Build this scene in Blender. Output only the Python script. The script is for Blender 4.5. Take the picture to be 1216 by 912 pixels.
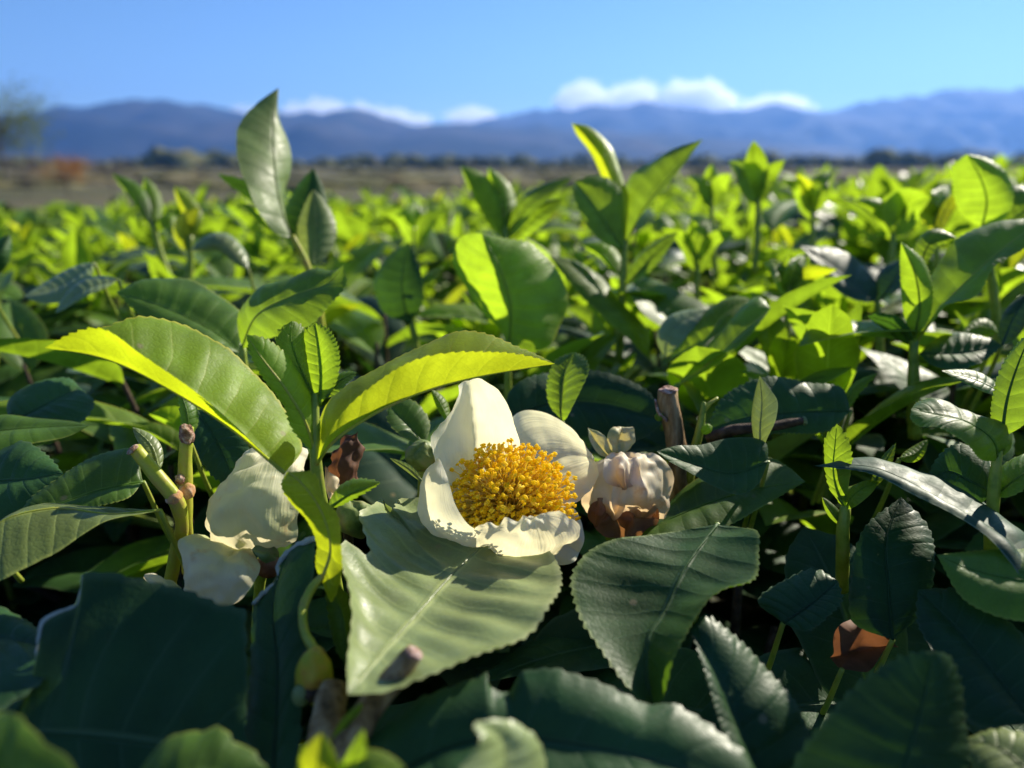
import bpy, math, random
import numpy as np
from mathutils import Vector, noise, Matrix

# ------------------------------------------------------------------ clear
for o in list(bpy.data.objects):
    bpy.data.objects.remove(o)
SC = bpy.context.scene
COL = SC.collection

# ------------------------------------------------------------------ camera
F = 900.0                       # focal length in photo pixels
PITCH = math.radians(16.0)
CAM = np.array([0.0, 0.0, 1.0])
SP, CP = math.sin(PITCH), math.cos(PITCH)
FWD = np.array([0, CP, -SP]); UPV = np.array([0, SP, CP]); RGT = np.array([1.0, 0, 0])
cd = bpy.data.cameras.new('camera')
cam = bpy.data.objects.new('camera', cd)
COL.objects.link(cam)
cam.location = CAM
cam.rotation_euler = (math.pi / 2 - PITCH, 0, 0)
cd.sensor_width = 36.0
cd.lens = F / 1216.0 * 36.0
cd.clip_start = 0.005
cd.clip_end = 90000.0
cd.dof.use_dof = True
cd.dof.focus_distance = 0.148
cd.dof.aperture_fstop = 12.0
SC.camera = cam

# ------------------------------------------------------------------ light
SUN = np.array([0.60, 0.64, 0.50]); SUN = SUN / np.linalg.norm(SUN)
SUN_EL = math.asin(SUN[2]); SUN_ROT = math.atan2(SUN[0], SUN[1])
w = bpy.data.worlds.new('World'); SC.world = w; w.use_nodes = True
nt = w.node_tree; nt.nodes.clear()
sky = nt.nodes.new('ShaderNodeTexSky'); sky.sky_type = 'NISHITA'; sky.sun_disc = False
sky.sun_elevation = SUN_EL; sky.sun_rotation = SUN_ROT
sky.air_density = 1.0; sky.dust_density = 0.05; sky.ozone_density = 8.0; sky.altitude = 300
bg = nt.nodes.new('ShaderNodeBackground'); bg.inputs['Strength'].default_value = 0.066
wo = nt.nodes.new('ShaderNodeOutputWorld')
nt.links.new(sky.outputs[0], bg.inputs[0]); nt.links.new(bg.outputs[0], wo.inputs[0])
sd = bpy.data.lights.new('sun', 'SUN'); sd.energy = 5.0; sd.angle = math.radians(0.53)
sd.color = (1.0, 0.92, 0.76)
sun = bpy.data.objects.new('sun', sd); COL.objects.link(sun)
sun.rotation_euler = Vector(SUN).to_track_quat('Z', 'Y').to_euler()
sun.location = (0, 0, 30)
SC.view_settings.view_transform = 'Standard'
SC.view_settings.look = 'None'
SC.view_settings.exposure = 1.05
SC.view_settings.gamma = 1.0
SC.render.engine = 'CYCLES'
SC.cycles.volume_bounces = 6
SC.cycles.max_bounces = 12

# ------------------------------------------------------------------ helpers
def W(p):
    """photo pixel + depth in cm (negative: height below the camera in cm) -> world metres"""
    px, py, d = p
    xc = (px - 608) / F; yc = -(py - 456) / F
    if d < 0:
        d = -d / (SP - yc * CP)
    return CAM + 0.01 * d * (FWD + xc * RGT + yc * UPV)

def WW(pts):
    return np.array([W(p) for p in pts])

def spline(P, n):
    """chord-length cubic (Catmull-Rom / Hermite) through P, n samples"""
    P = np.asarray(P, float)
    k = len(P)
    d = np.linalg.norm(np.diff(P, axis=0), axis=1) + 1e-9
    t = np.concatenate([[0], np.cumsum(d)]); t /= t[-1]
    if k == 2:
        s = np.linspace(0, 1, n)[:, None]
        return P[0] * (1 - s) + P[1] * s
    m = np.zeros_like(P)
    for i in range(k):
        if i == 0: m[i] = (P[1] - P[0]) / (t[1] - t[0])
        elif i == k - 1: m[i] = (P[-1] - P[-2]) / (t[-1] - t[-2])
        else:
            a = (P[i] - P[i-1]) / (t[i] - t[i-1]); b = (P[i+1] - P[i]) / (t[i+1] - t[i])
            h0 = t[i] - t[i-1]; h1 = t[i+1] - t[i]
            m[i] = (a * h1 + b * h0) / (h0 + h1)
    out = np.zeros((n, P.shape[1]))
    ss = np.linspace(0, 1, n)
    for q, s in enumerate(ss):
        i = min(max(np.searchsorted(t, s) - 1, 0), k - 2)
        h = t[i+1] - t[i]; x = (s - t[i]) / h
        out[q] = ((2*x**3 - 3*x**2 + 1) * P[i] + (x**3 - 2*x**2 + x) * h * m[i]
                  + (-2*x**3 + 3*x**2) * P[i+1] + (x**3 - x**2) * h * m[i+1])
    return out

def polyl(P, n):
    P = np.asarray(P, float)
    d = np.linalg.norm(np.diff(P, axis=0), axis=1) + 1e-9
    t = np.concatenate([[0], np.cumsum(d)]); t /= t[-1]
    s = np.linspace(0, 1, n)
    return np.stack([np.interp(s, t, P[:, c]) for c in range(3)], 1)

class Geo:
    """vertices, faces, uvs, material index"""
    def __init__(g): g.v = []; g.f = []; g.uv = []; g.mi = []
    def add(g, v, f, uv=None, mi=0):
        o = len(g.v)
        g.v.extend([tuple(x) for x in v])
        g.uv.extend(uv if uv is not None else [(0.5, 0.5)] * len(v))
        g.f.extend([tuple(i + o for i in q) for q in f]); g.mi.extend([mi] * len(f))
    def xform(g, fn): g.v = [tuple(fn(np.array(p))) for p in g.v]; return g

def wloc(o):
    x = np.zeros(3)
    while o is not None:
        x += np.array(o.location); o = o.parent
    return x

def build(name, g, mats, parent=None, origin=None):
    if not isinstance(mats, (list, tuple)): mats = [mats]
    me = bpy.data.meshes.new(name)
    off = wloc(parent) if parent is not None else (np.zeros(3) if origin is None else np.array(origin))
    V = np.array(g.v) - off
    me.from_pydata(V.tolist(), [], g.f)
    uvl = me.uv_layers.new(name='UVMap')
    li = np.zeros(len(me.loops), dtype=np.int32); me.loops.foreach_get('vertex_index', li)
    uvl.data.foreach_set('uv', np.array(g.uv, dtype=np.float32)[li].ravel())
    for m in mats: me.materials.append(m)
    me.polygons.foreach_set('material_index', np.array(g.mi, dtype=np.int32))
    me.polygons.foreach_set('use_smooth', np.ones(len(me.polygons), dtype=bool))
    me.update()
    o = bpy.data.objects.new(name, me); COL.objects.link(o)
    if parent is not None: o.parent = parent
    else: o.location = off
    return o

def tag(o, label, cat, group=None, kind=None):
    if label: o['label'] = label
    if cat: o['category'] = cat
    if group: o['group'] = group
    if kind: o['kind'] = kind
    return o

def thing(name, label, cat, loc, group=None):
    o = bpy.data.objects.new(name, None); COL.objects.link(o)
    o.empty_display_size = 0.005
    o.location = loc
    return tag(o, label, cat, group)

def copy_tree(o, parent=None):
    c = o.copy(); COL.objects.link(c)
    if parent is not None: c.parent = parent
    for ch in o.children: copy_tree(ch, c)
    return c

# ------------------------------------------------------------------ shapes
def loft(M, L, R, n=60, m=5, teeth=0, tamp=0.0, camber=0.12, quilt=0.010, nv=9, jag=(False, False), seed=0, curl=0.0):
    """leaf blade between three rails of 3-D points (all base -> tip)"""
    Ms = spline(M, n)
    Ls = (polyl if jag[0] else spline)(L, n)
    Rs = (polyl if jag[1] else spline)(R, n)
    rows = []
    t = np.linspace(0, 1, n)
    us = []
    tang = np.gradient(Ms, axis=0); tang /= (np.linalg.norm(tang, axis=1)[:, None] + 1e-12)
    for side, E in ((-1, Ls), (1, Rs)):
        D = E - Ms
        wd = np.linalg.norm(D, axis=1)[:, None] + 1e-9
        N = np.cross(tang, D) * (-side)
        N /= (np.linalg.norm(N, axis=1)[:, None] + 1e-12)
        cols = []
        for k in range(1, m + 1):
            s = k / m
            P = Ms + D * s
            P = P + N * wd * (camber * 4 * s * (1 - s))
            q = np.sin(2 * math.pi * (t * nv - s * 0.9))[:, None]
            P = P + N * wd * quilt * q * (s * (1 - s) * 4) ** 0.7
            nz = np.array([noise.noise(Vector(tuple(p * 90 + seed))) for p in P])[:, None]
            P = P + N * wd * (0.10 + curl) * nz * s
            if k == m and teeth:
                ph = (t * teeth + np.array([0.9 * noise.noise(Vector((q * 5.0, seed * 0.7, side * 3.0))) for q in t])) % 1.0
                saw = np.where(ph < 0.7, ph / 0.7, (1 - ph) / 0.3)[:, None] - 0.4
                win = np.clip(np.minimum(t, 1 - t) * 8, 0, 1)[:, None]
                vary = np.array([0.7 + 0.6 * noise.noise(Vector((i * 0.13, seed, side))) for i in range(n)])[:, None]
                P = P + (D / wd) * tamp * saw * win * vary + tang * tamp * 0.6 * saw * win
            cols.append(P)
        us.append(cols)
    allc = list(reversed(us[0])) + [Ms] + us[1]
    nc = len(allc)
    V = np.stack(allc, 1).reshape(-1, 3)
    uvx = np.linspace(0, 1, nc)
    uv = [(uvx[j], t[i]) for i in range(n) for j in range(nc)]
    f = []
    for i in range(n - 1):
        for j in range(nc - 1):
            a = i * nc + j
            f.append((a, a + 1, a + nc + 1, a + nc))
    g = Geo(); g.add(V, f, uv)
    return g, Ms

def tube(P, r, ns=10, n=None, cap=True, wob=0.0, seed=0):
    P = np.asarray(P, float)
    if n is None: n = max(8, 6 * (len(P) - 1))
    rr = np.asarray(r, float) if np.ndim(r) else np.full(len(P), r)
    S = spline(P, n)
    d = np.linalg.norm(np.diff(P, axis=0), axis=1); tt = np.concatenate([[0], np.cumsum(d)]); tt /= tt[-1]
    rs = np.interp(np.linspace(0, 1, n), tt, rr)
    T = np.gradient(S, axis=0); T /= np.linalg.norm(T, axis=1)[:, None] + 1e-12
    a = np.array([0, 0, 1.0]) if abs(T[0][2]) < 0.9 else np.array([1.0, 0, 0])
    u = np.cross(T[0], a); u /= np.linalg.norm(u)
    V = []; uv = []
    for i in range(n):
        u = u - T[i] * np.dot(u, T[i]); u /= np.linalg.norm(u) + 1e-12
        v = np.cross(T[i], u)
        for k in range(ns):
            an = 2 * math.pi * k / ns
            w_ = 1.0
            if wob: w_ = 1 + wob * noise.noise(Vector((math.cos(an) * 1.3 + seed, math.sin(an) * 1.3, i * 0.35)))
            V.append(S[i] + rs[i] * w_ * (math.cos(an) * u + math.sin(an) * v)); uv.append((k / ns, i / (n - 1)))
    f = []
    for i in range(n - 1):
        for k in range(ns):
            k2 = (k + 1) % ns
            f.append((i*ns + k, i*ns + k2, (i+1)*ns + k2, (i+1)*ns + k))
    if cap:
        V.append(S[0]); uv.append((0.5, 0)); V.append(S[-1] + T[-1] * rs[-1] * 0.4); uv.append((0.5, 1))
        c0 = len(V) - 2; c1 = len(V) - 1
        for k in range(ns):
            k2 = (k + 1) % ns
            f.append((c0, k2, k)); f.append((c1, (n-1)*ns + k, (n-1)*ns + k2))
    g = Geo(); g.add(V, f, uv)
    return g

def blob(c, rad, axis=None, amp=0.15, fr=1.5, seed=0, nu=20, nv_=12, ruffle=0.0):
    """noisy ellipsoid; rad = (rx, ry, rz)"""
    V = []; f = []; uv = []
    c = np.array(c)
    for i in range(nv_ + 1):
        th = math.pi * i / nv_
        for k in range(nu):
            ph = 2 * math.pi * k / nu
            d = np.array([math.sin(th) * math.cos(ph), math.sin(th) * math.sin(ph), math.cos(th)])
            s = 1 + amp * noise.noise(Vector(d * fr) + Vector((seed, seed * 1.7, 0)))
            if ruffle: s += ruffle * math.sin(ph * 7 + seed) * math.sin(th) ** 2
            p = d * s * np.array(rad)
            if axis is not None:
                q = Vector(axis).to_track_quat('Z', 'Y'); p = np.array(q @ Vector(p))
            V.append(c + p); uv.append((k / nu, i / nv_))
    for i in range(nv_):
        for k in range(nu):
            k2 = (k + 1) % nu
            f.append((i*nu + k, (i+1)*nu + k, (i+1)*nu + k2, i*nu + k2))
    g = Geo(); g.add(V, f, uv)
    return g

# ------------------------------------------------------------------ materials
def nn(t, typ, **kw):
    n = t.nodes.new(typ)
    for k, v in kw.items(): setattr(n, k, v)
    return n
def math_(t, op, a, b=None, c=None):
    n = t.nodes.new('ShaderNodeMath'); n.operation = op
    for i, x in enumerate((a, b, c)):
        if x is None: continue
        if isinstance(x, (int, float)): n.inputs[i].default_value = x
        else: t.links.new(x, n.inputs[i])
    return n.outputs[0]
def mapr(t, x, a, b, c=0.0, d=1.0, smooth=True):
    n = t.nodes.new('ShaderNodeMapRange')
    if smooth: n.interpolation_type = 'SMOOTHSTEP'
    t.links.new(x, n.inputs[0])
    for i, v in enumerate((a, b, c, d)): n.inputs[i + 1].default_value = v
    return n.outputs[0]
def mixc(t, fac, a, b, blend='MIX'):
    n = t.nodes.new('ShaderNodeMix'); n.data_type = 'RGBA'; n.blend_type = blend
    for i, x in ((0, fac), (6, a), (7, b)):
        if isinstance(x, (int, float)): n.inputs[i].default_value = x
        elif isinstance(x, tuple): n.inputs[i].default_value = (*x, 1.0)
        else: t.links.new(x, n.inputs[i])
    return n.outputs[2]

def leafmat(name, col, tcol, tfac, rough=0.42, spec=0.45, vein=(0.2, 0.3, 0.08), rim=(0.4, 0.45, 0.05), bump=0.5, blotch=(0.12, 0.10, 0.04), blotch_amt=0.15, coat=0.0):
    m = bpy.data.materials.new(name); m.use_nodes = True
    t = m.node_tree; t.nodes.clear()
    out = nn(t, 'ShaderNodeOutputMaterial')
    uv = nn(t, 'ShaderNodeUVMap'); uv.uv_map = 'UVMap'
    sp = nn(t, 'ShaderNodeSeparateXYZ'); t.links.new(uv.outputs[0], sp.inputs[0])
    oi = nn(t, 'ShaderNodeObjectInfo')
    tc = nn(t, 'ShaderNodeTexCoord')
    a = math_(t, 'ABSOLUTE', math_(t, 'MULTIPLY_ADD', sp.outputs[0], 2.0, -1.0))
    n1 = nn(t, 'ShaderNodeTexNoise'); n1.inputs['Scale'].default_value = 90; n1.inputs['Detail'].default_value = 4
    t.links.new(tc.outputs['Object'], n1.inputs['Vector'])
    s = math_(t, 'MULTIPLY_ADD', a, -0.85, math_(t, 'MULTIPLY', sp.outputs[1], 8.5))
    s = math_(t, 'MULTIPLY_ADD', n1.outputs[0], 0.35, s)
    fr = math_(t, 'MULTIPLY', math_(t, 'ABSOLUTE', math_(t, 'SUBTRACT', math_(t, 'FRACT', s), 0.5)), 2.0)
    lat = math_(t, 'MULTIPLY', mapr(t, fr, 0.90, 1.0), mapr(t, a, 0.95, 0.55))
    mid = mapr(t, a, 0.055, 0.015)
    lines = math_(t, 'MAXIMUM', math_(t, 'MULTIPLY', lat, 0.5), mid)
    n2 = nn(t, 'ShaderNodeTexNoise'); n2.inputs['Scale'].default_value = 260; n2.inputs['Detail'].default_value = 5; n2.inputs['Roughness'].default_value = 0.65
    t.links.new(tc.outputs['Object'], n2.inputs['Vector'])
    vo = nn(t, 'ShaderNodeTexVoronoi'); vo.feature = 'DISTANCE_TO_EDGE'; vo.inputs['Scale'].default_value = 900
    t.links.new(tc.outputs['Object'], vo.inputs['Vector'])
    # colour
    rnd = mapr(t, oi.outputs['Random'], 0, 1, 0.78, 1.22, False)
    tone = math_(t, 'MULTIPLY', rnd, mapr(t, n1.outputs[0], 0.3, 0.7, 0.8, 1.2))
    net = mapr(t, vo.outputs[0], 0.0, 0.06, 0.86, 1.0)
    tone = math_(t, 'MULTIPLY', tone, net)
    def toned(c):
        v = nn(t, 'ShaderNodeVectorMath', operation='SCALE'); v.inputs[0].default_value = c
        t.links.new(tone, v.inputs['Scale']); return v.outputs[0]
    bl = math_(t, 'MULTIPLY', mapr(t, n2.outputs[0], 0.60, 0.78), blotch_amt)
    edge = math_(t, 'MULTIPLY', mapr(t, a, 0.92, 1.0), 0.6)
    c = mixc(t, lines, toned(col), vein)
    sk = nn(t, 'ShaderNodeTexVoronoi'); sk.inputs['Scale'].default_value = 170; t.links.new(tc.outputs['Object'], sk.inputs['Vector'])
    skc = nn(t, 'ShaderNodeSeparateColor'); t.links.new(sk.outputs['Color'], skc.inputs[0])
    speck = math_(t, 'MULTIPLY', mapr(t, sk.outputs['Distance'], 0.15, 0.06), mapr(t, skc.outputs[0], 0.80, 0.86))
    c = mixc(t, edge, c, rim); c = mixc(t, bl, c, blotch)
    c = mixc(t, math_(t, 'MULTIPLY', speck, 0.75), c, (0.24, 0.20, 0.11))
    tr = mixc(t, lines, toned(tcol), tuple(min(1, x * 1.15) for x in tcol))
    tr = mixc(t, bl, tr, tuple(x * 0.5 for x in tcol))
    # bump
    h = math_(t, 'MULTIPLY', math_(t, 'POWER', fr, 3.0), -0.5)
    h = math_(t, 'MULTIPLY_ADD', mid, -0.8, h)
    h = math_(t, 'MULTIPLY_ADD', mapr(t, vo.outputs[0], 0.0, 0.25), 0.07, h)
    h = math_(t, 'MULTIPLY_ADD', n2.outputs[0], 0.35, h)
    bp = nn(t, 'ShaderNodeBump'); bp.inputs['Strength'].default_value = bump; bp.inputs['Distance'].default_value = 0.0005
    t.links.new(h, bp.inputs['Height'])
    p = nn(t, 'ShaderNodeBsdfPrincipled')
    t.links.new(c, p.inputs['Base Color']); t.links.new(bp.outputs[0], p.inputs['Normal'])
    t.links.new(mapr(t, n2.outputs[0], 0.3, 0.7, rough - 0.08, rough + 0.12), p.inputs['Roughness'])
    p.inputs['Specular IOR Level'].default_value = spec
    if coat: p.inputs['Coat Weight'].default_value = coat; p.inputs['Coat Roughness'].default_value = 0.3
    tb = nn(t, 'ShaderNodeBsdfTranslucent'); t.links.new(tr, tb.inputs[0]); t.links.new(bp.outputs[0], tb.inputs['Normal'])
    mx = nn(t, 'ShaderNodeMixShader'); mx.inputs[0].default_value = tfac
    t.links.new(p.outputs[0], mx.inputs[1]); t.links.new(tb.outputs[0], mx.inputs[2])
    t.links.new(mx.outputs[0], out.inputs[0])
    return m

def simplemat(name, cols, scale=200.0, rough=0.6, spec=0.3, tfac=0.0, tcol=None, bump=0.3, dist=0.0005, stretch=None, lo=0.35, hi=0.65, detail=5):
    m = bpy.data.materials.new(name); m.use_nodes = True
    t = m.node_tree; t.nodes.clear()
    out = nn(t, 'ShaderNodeOutputMaterial')
    tc = nn(t, 'ShaderNodeTexCoord')
    n1 = nn(t, 'ShaderNodeTexNoise'); n1.inputs['Scale'].default_value = scale; n1.inputs['Detail'].default_value = detail; n1.inputs['Roughness'].default_value = 0.62
    src = tc.outputs['Object']
    if stretch:
        mp = nn(t, 'ShaderNodeMapping'); mp.inputs['Scale'].default_value = stretch
        t.links.new(src, mp.inputs[0]); src = mp.outputs[0]
    t.links.new(src, n1.inputs['Vector'])
    cr = nn(t, 'ShaderNodeValToRGB')
    cr.color_ramp.elements[0].position = lo; cr.color_ramp.elements[1].position = hi
    cr.color_ramp.elements[0].color = (*cols[0], 1); cr.color_ramp.elements[1].color = (*cols[-1], 1)
    for i, c in enumerate(cols[1:-1]):
        e = cr.color_ramp.elements.new(lo + (hi - lo) * (i + 1) / (len(cols) - 1)); e.color = (*c, 1)
    t.links.new(n1.outputs[0], cr.inputs[0])
    bp = nn(t, 'ShaderNodeBump'); bp.inputs['Strength'].default_value = bump; bp.inputs['Distance'].default_value = dist
    t.links.new(n1.outputs[0], bp.inputs['Height'])
    p = nn(t, 'ShaderNodeBsdfPrincipled'); t.links.new(cr.outputs[0], p.inputs['Base Color'])
    p.inputs['Roughness'].default_value = rough; p.inputs['Specular IOR Level'].default_value = spec
    t.links.new(bp.outputs[0], p.inputs['Normal'])
    if tfac > 0:
        tb = nn(t, 'ShaderNodeBsdfTranslucent'); tb.inputs[0].default_value = (*(tcol or cols[0]), 1)
        mx = nn(t, 'ShaderNodeMixShader'); mx.inputs[0].default_value = tfac
        t.links.new(p.outputs[0], mx.inputs[1]); t.links.new(tb.outputs[0], mx.inputs[2])
        t.links.new(mx.outputs[0], out.inputs[0])
    else:
        t.links.new(p.outputs[0], out.inputs[0])
    return m

def petalmat(name, cols, tcol, tfac=0.42, spots=None, spot_amt=0.0, green=None, crease=0.28, tipbrown=0.0):
    m = bpy.data.materials.new(name); m.use_nodes = True
    t = m.node_tree; t.nodes.clear()
    out = nn(t, 'ShaderNodeOutputMaterial')
    uv = nn(t, 'ShaderNodeUVMap'); uv.uv_map = 'UVMap'
    sp = nn(t, 'ShaderNodeSeparateXYZ'); t.links.new(uv.outputs[0], sp.inputs[0])
    tc = nn(t, 'ShaderNodeTexCoord')
    n1 = nn(t, 'ShaderNodeTexNoise'); n1.inputs['Scale'].default_value = 160; n1.inputs['Detail'].default_value = 5
    t.links.new(tc.outputs['Object'], n1.inputs['Vector'])
    wv = nn(t, 'ShaderNodeTexNoise'); wv.inputs['Scale'].default_value = 1.0; wv.inputs['Detail'].default_value = 3
    mp = nn(t, 'ShaderNodeMapping'); mp.inputs['Scale'].default_value = (48, 3.0, 1)
    t.links.new(uv.outputs[0], mp.inputs[0]); t.links.new(mp.outputs[0], wv.inputs['Vector'])
    c = mixc(t, mapr(t, n1.outputs[0], 0.35, 0.65), cols[0], cols[1])
    if green: c = mixc(t, mapr(t, sp.outputs[1], 0.8, 0.15, 0, 0.85), c, green)
    if spots:
        n3 = nn(t, 'ShaderNodeTexNoise'); n3.inputs['Scale'].default_value = 110; n3.inputs['Detail'].default_value = 6; n3.inputs['Roughness'].default_value = 0.7
        t.links.new(tc.outputs['Object'], n3.inputs['Vector'])
        c = mixc(t, math_(t, 'MULTIPLY', mapr(t, n3.outputs[0], 0.52, 0.66), spot_amt), c, spots)
    if tipbrown:
        c = mixc(t, math_(t, 'MULTIPLY', mapr(t, math_(t, 'MULTIPLY_ADD', n1.outputs[0], 0.5, sp.outputs[1]), 0.85, 1.2), tipbrown), c, (0.32, 0.14, 0.06))
    h = math_(t, 'MULTIPLY_ADD', wv.outputs[0], 0.6, math_(t, 'MULTIPLY', n1.outputs[0], 0.7))
    bp = nn(t, 'ShaderNodeBump'); bp.inputs['Strength'].default_value = crease; bp.inputs['Distance'].default_value = 0.0008
    t.links.new(h, bp.inputs['Height'])
    p = nn(t, 'ShaderNodeBsdfPrincipled'); t.links.new(c, p.inputs['Base Color']); t.links.new(bp.outputs[0], p.inputs['Normal'])
    p.inputs['Roughness'].default_value = 0.5; p.inputs['Specular IOR Level'].default_value = 0.3
    tb = nn(t, 'ShaderNodeBsdfTranslucent'); tb.inputs[0].default_value = (*tcol, 1); t.links.new(bp.outputs[0], tb.inputs['Normal'])
    mx = nn(t, 'ShaderNodeMixShader'); mx.inputs[0].default_value = tfac
    t.links.new(p.outputs[0], mx.inputs[1]); t.links.new(tb.outputs[0], mx.inputs[2]); t.links.new(mx.outputs[0], out.inputs[0])
    return m

BRIGHT = leafmat('bright_young_leaf', (0.155, 0.255, 0.015), (0.54, 0.64, 0.012), 0.48, 0.52, 0.3, (0.35, 0.42, 0.08), (0.6, 0.5, 0.06), 0.45, blotch_amt=0.08)
YOUNG = leafmat('young_leaf', (0.14, 0.23, 0.025), (0.40, 0.60, 0.02), 0.5, 0.52, 0.3, (0.35, 0.42, 0.08), (0.55, 0.5, 0.06), 0.45, blotch_amt=0.08)
YELLOW = leafmat('yellow_leaf', (0.19, 0.28, 0.018), (0.56, 0.64, 0.015), 0.52, 0.45, 0.35, (0.4, 0.42, 0.08), (0.6, 0.5, 0.05), 0.4, blotch_amt=0.05)
MID = leafmat('green_leaf', (0.085, 0.17, 0.022), (0.36, 0.55, 0.02), 0.45, 0.46, 0.4, (0.16, 0.24, 0.06), (0.4, 0.45, 0.08), 0.3)
DARK = leafmat('mature_leaf', (0.038, 0.095, 0.024), (0.10, 0.24, 0.015), 0.22, 0.50, 0.2, (0.07, 0.13, 0.055), (0.09, 0.14, 0.06), 0.42)
DARKT = leafmat('lit_through_leaf', (0.038, 0.092, 0.024), (0.22, 0.42, 0.015), 0.30, 0.5, 0.22, (0.07, 0.13, 0.055), (0.25, 0.32, 0.08), 0.42)
DEEPSHADE = leafmat('shade_darkened_leaf', (0.022, 0.062, 0.020), (0.06, 0.16, 0.012), 0.12, 0.46, 0.18, (0.05, 0.10, 0.045), (0.07, 0.11, 0.05), 0.45)  # darker copy of the mature leaf, with shade put into its colour
PALE = leafmat('pale_leaf', (0.21, 0.265, 0.105), (0.30, 0.38, 0.06), 0.25, 0.37, 0.5, (0.34, 0.40, 0.15), (0.42, 0.45, 0.22), 0.35, blotch=(0.25, 0.24, 0.18), blotch_amt=0.35)
TALL = leafmat('tall_pale_leaf', (0.18, 0.25, 0.08), (0.36, 0.46, 0.07), 0.38, 0.5, 0.3, (0.22, 0.28, 0.10), (0.25, 0.32, 0.10), 0.4)
OLIVE = leafmat('olive_leaf', (0.13, 0.17, 0.045), (0.26, 0.34, 0.04), 0.3, 0.45, 0.4, (0.3, 0.36, 0.1), (0.4, 0.45, 0.1), 0.6, blotch=(0.05, 0.06, 0.02), blotch_amt=0.5)
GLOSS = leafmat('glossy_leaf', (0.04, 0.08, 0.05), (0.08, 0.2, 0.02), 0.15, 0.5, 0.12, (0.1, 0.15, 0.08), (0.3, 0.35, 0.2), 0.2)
STEMG = simplemat('green_stem', [(0.14, 0.22, 0.02), (0.26, 0.34, 0.04), (0.34, 0.36, 0.06)], 300, 0.45, 0.4, 0.15, (0.45, 0.5, 0.03))
STEMY = simplemat('yellow_stem', [(0.28, 0.36, 0.03), (0.42, 0.45, 0.05), (0.40, 0.33, 0.08)], 300, 0.45, 0.4, 0.2, (0.6, 0.5, 0.05))
BARK = simplemat('twig_bark', [(0.08, 0.05, 0.022), (0.24, 0.15, 0.07), (0.40, 0.28, 0.15)], 420, 0.8, 0.2, bump=0.9, dist=0.001, stretch=(1, 1, 0.25))
DBARK = simplemat('dark_bark', [(0.03, 0.022, 0.016), (0.075, 0.05, 0.035), (0.12, 0.08, 0.06)], 420, 0.85, 0.2, bump=0.9, dist=0.001)
SCAR = simplemat('cut_scar', [(0.10, 0.045, 0.035), (0.30, 0.17, 0.13), (0.5, 0.4, 0.36)], 700, 0.8, 0.2, bump=1.0, dist=0.0008)
SCALE_ = simplemat('bud_scale', [(0.42, 0.48, 0.03), (0.62, 0.46, 0.05), (0.55, 0.16, 0.08)], 180, 0.45, 0.4, 0.35, (0.7, 0.6, 0.05), lo=0.42, hi=0.66)
JOINT = simplemat('joint_bark', [(0.42, 0.34, 0.06), (0.45, 0.22, 0.10), (0.55, 0.40, 0.30)], 260, 0.7, 0.25, bump=0.8, dist=0.0008)
CALYX = simplemat('calyx', [(0.36, 0.38, 0.16), (0.55, 0.50, 0.28), (0.50, 0.32, 0.16)], 240, 0.55, 0.3, 0.3, (0.6, 0.5, 0.15), lo=0.38, hi=0.68)
SEPAL = simplemat('green_sepal', [(0.08, 0.13, 0.03), (0.17, 0.22, 0.06), (0.22, 0.2, 0.08)], 300, 0.5, 0.4)
TORN = simplemat('torn_margin', [(0.30, 0.32, 0.26), (0.42, 0.42, 0.36)], 600, 0.8, 0.2)
DRY = simplemat('dry_petal', [(0.08, 0.035, 0.018), (0.22, 0.10, 0.05), (0.45, 0.30, 0.17)], 150, 0.7, 0.25, 0.25, (0.45, 0.2, 0.06), lo=0.3, hi=0.72)
DEADLEAF = simplemat('dead_leaf', [(0.035, 0.018, 0.012), (0.11, 0.05, 0.03), (0.2, 0.10, 0.06)], 120, 0.7, 0.25, 0.2, (0.4, 0.15, 0.05))
PETAL = petalmat('white_petal', ((0.87, 0.84, 0.64), (0.93, 0.91, 0.76)), (0.97, 0.92, 0.60), 0.5)
PETALC = petalmat('cream_petal', ((0.88, 0.84, 0.60), (0.92, 0.90, 0.74)), (0.98, 0.90, 0.55), 0.52)
FADED = petalmat('faded_petal', ((0.80, 0.75, 0.56), (0.88, 0.85, 0.70)), (0.9, 0.80, 0.5), 0.42, (0.50, 0.27, 0.10), 0.7, (0.42, 0.48, 0.16), crease=0.3)
FADED2 = petalmat('browned_petal', ((0.84, 0.74, 0.52), (0.91, 0.85, 0.66)), (0.92, 0.68, 0.38), 0.45, (0.46, 0.24, 0.11), 0.95, crease=0.12, tipbrown=0.85)
ANTHER = simplemat('anther', [(0.97, 0.64, 0.010), (0.99, 0.79, 0.03), (0.99, 0.90, 0.16)], 500, 0.7, 0.15, 0.58, (1.0, 0.80, 0.03))
FILAM = simplemat('filament', [(0.92, 0.72, 0.10), (0.95, 0.82, 0.25)], 300, 0.5, 0.3, 0.5, (1.0, 0.82, 0.1))

# ------------------------------------------------------------------ setting
def structure(name, g, m): o = build(name, g, m); o['kind'] = 'structure'; return o

def gridmesh(xs, ys, fz):
    g = Geo(); nx = len(xs); V = []; uv = []
    for y in ys:
        for x in xs: V.append((x, y, fz(x, y))); uv.append((0, 0))
    f = [(j*nx + i, j*nx + i + 1, (j+1)*nx + i + 1, (j+1)*nx + i) for j in range(len(ys) - 1) for i in range(nx - 1)]
    g.add(V, f, uv); return g

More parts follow.
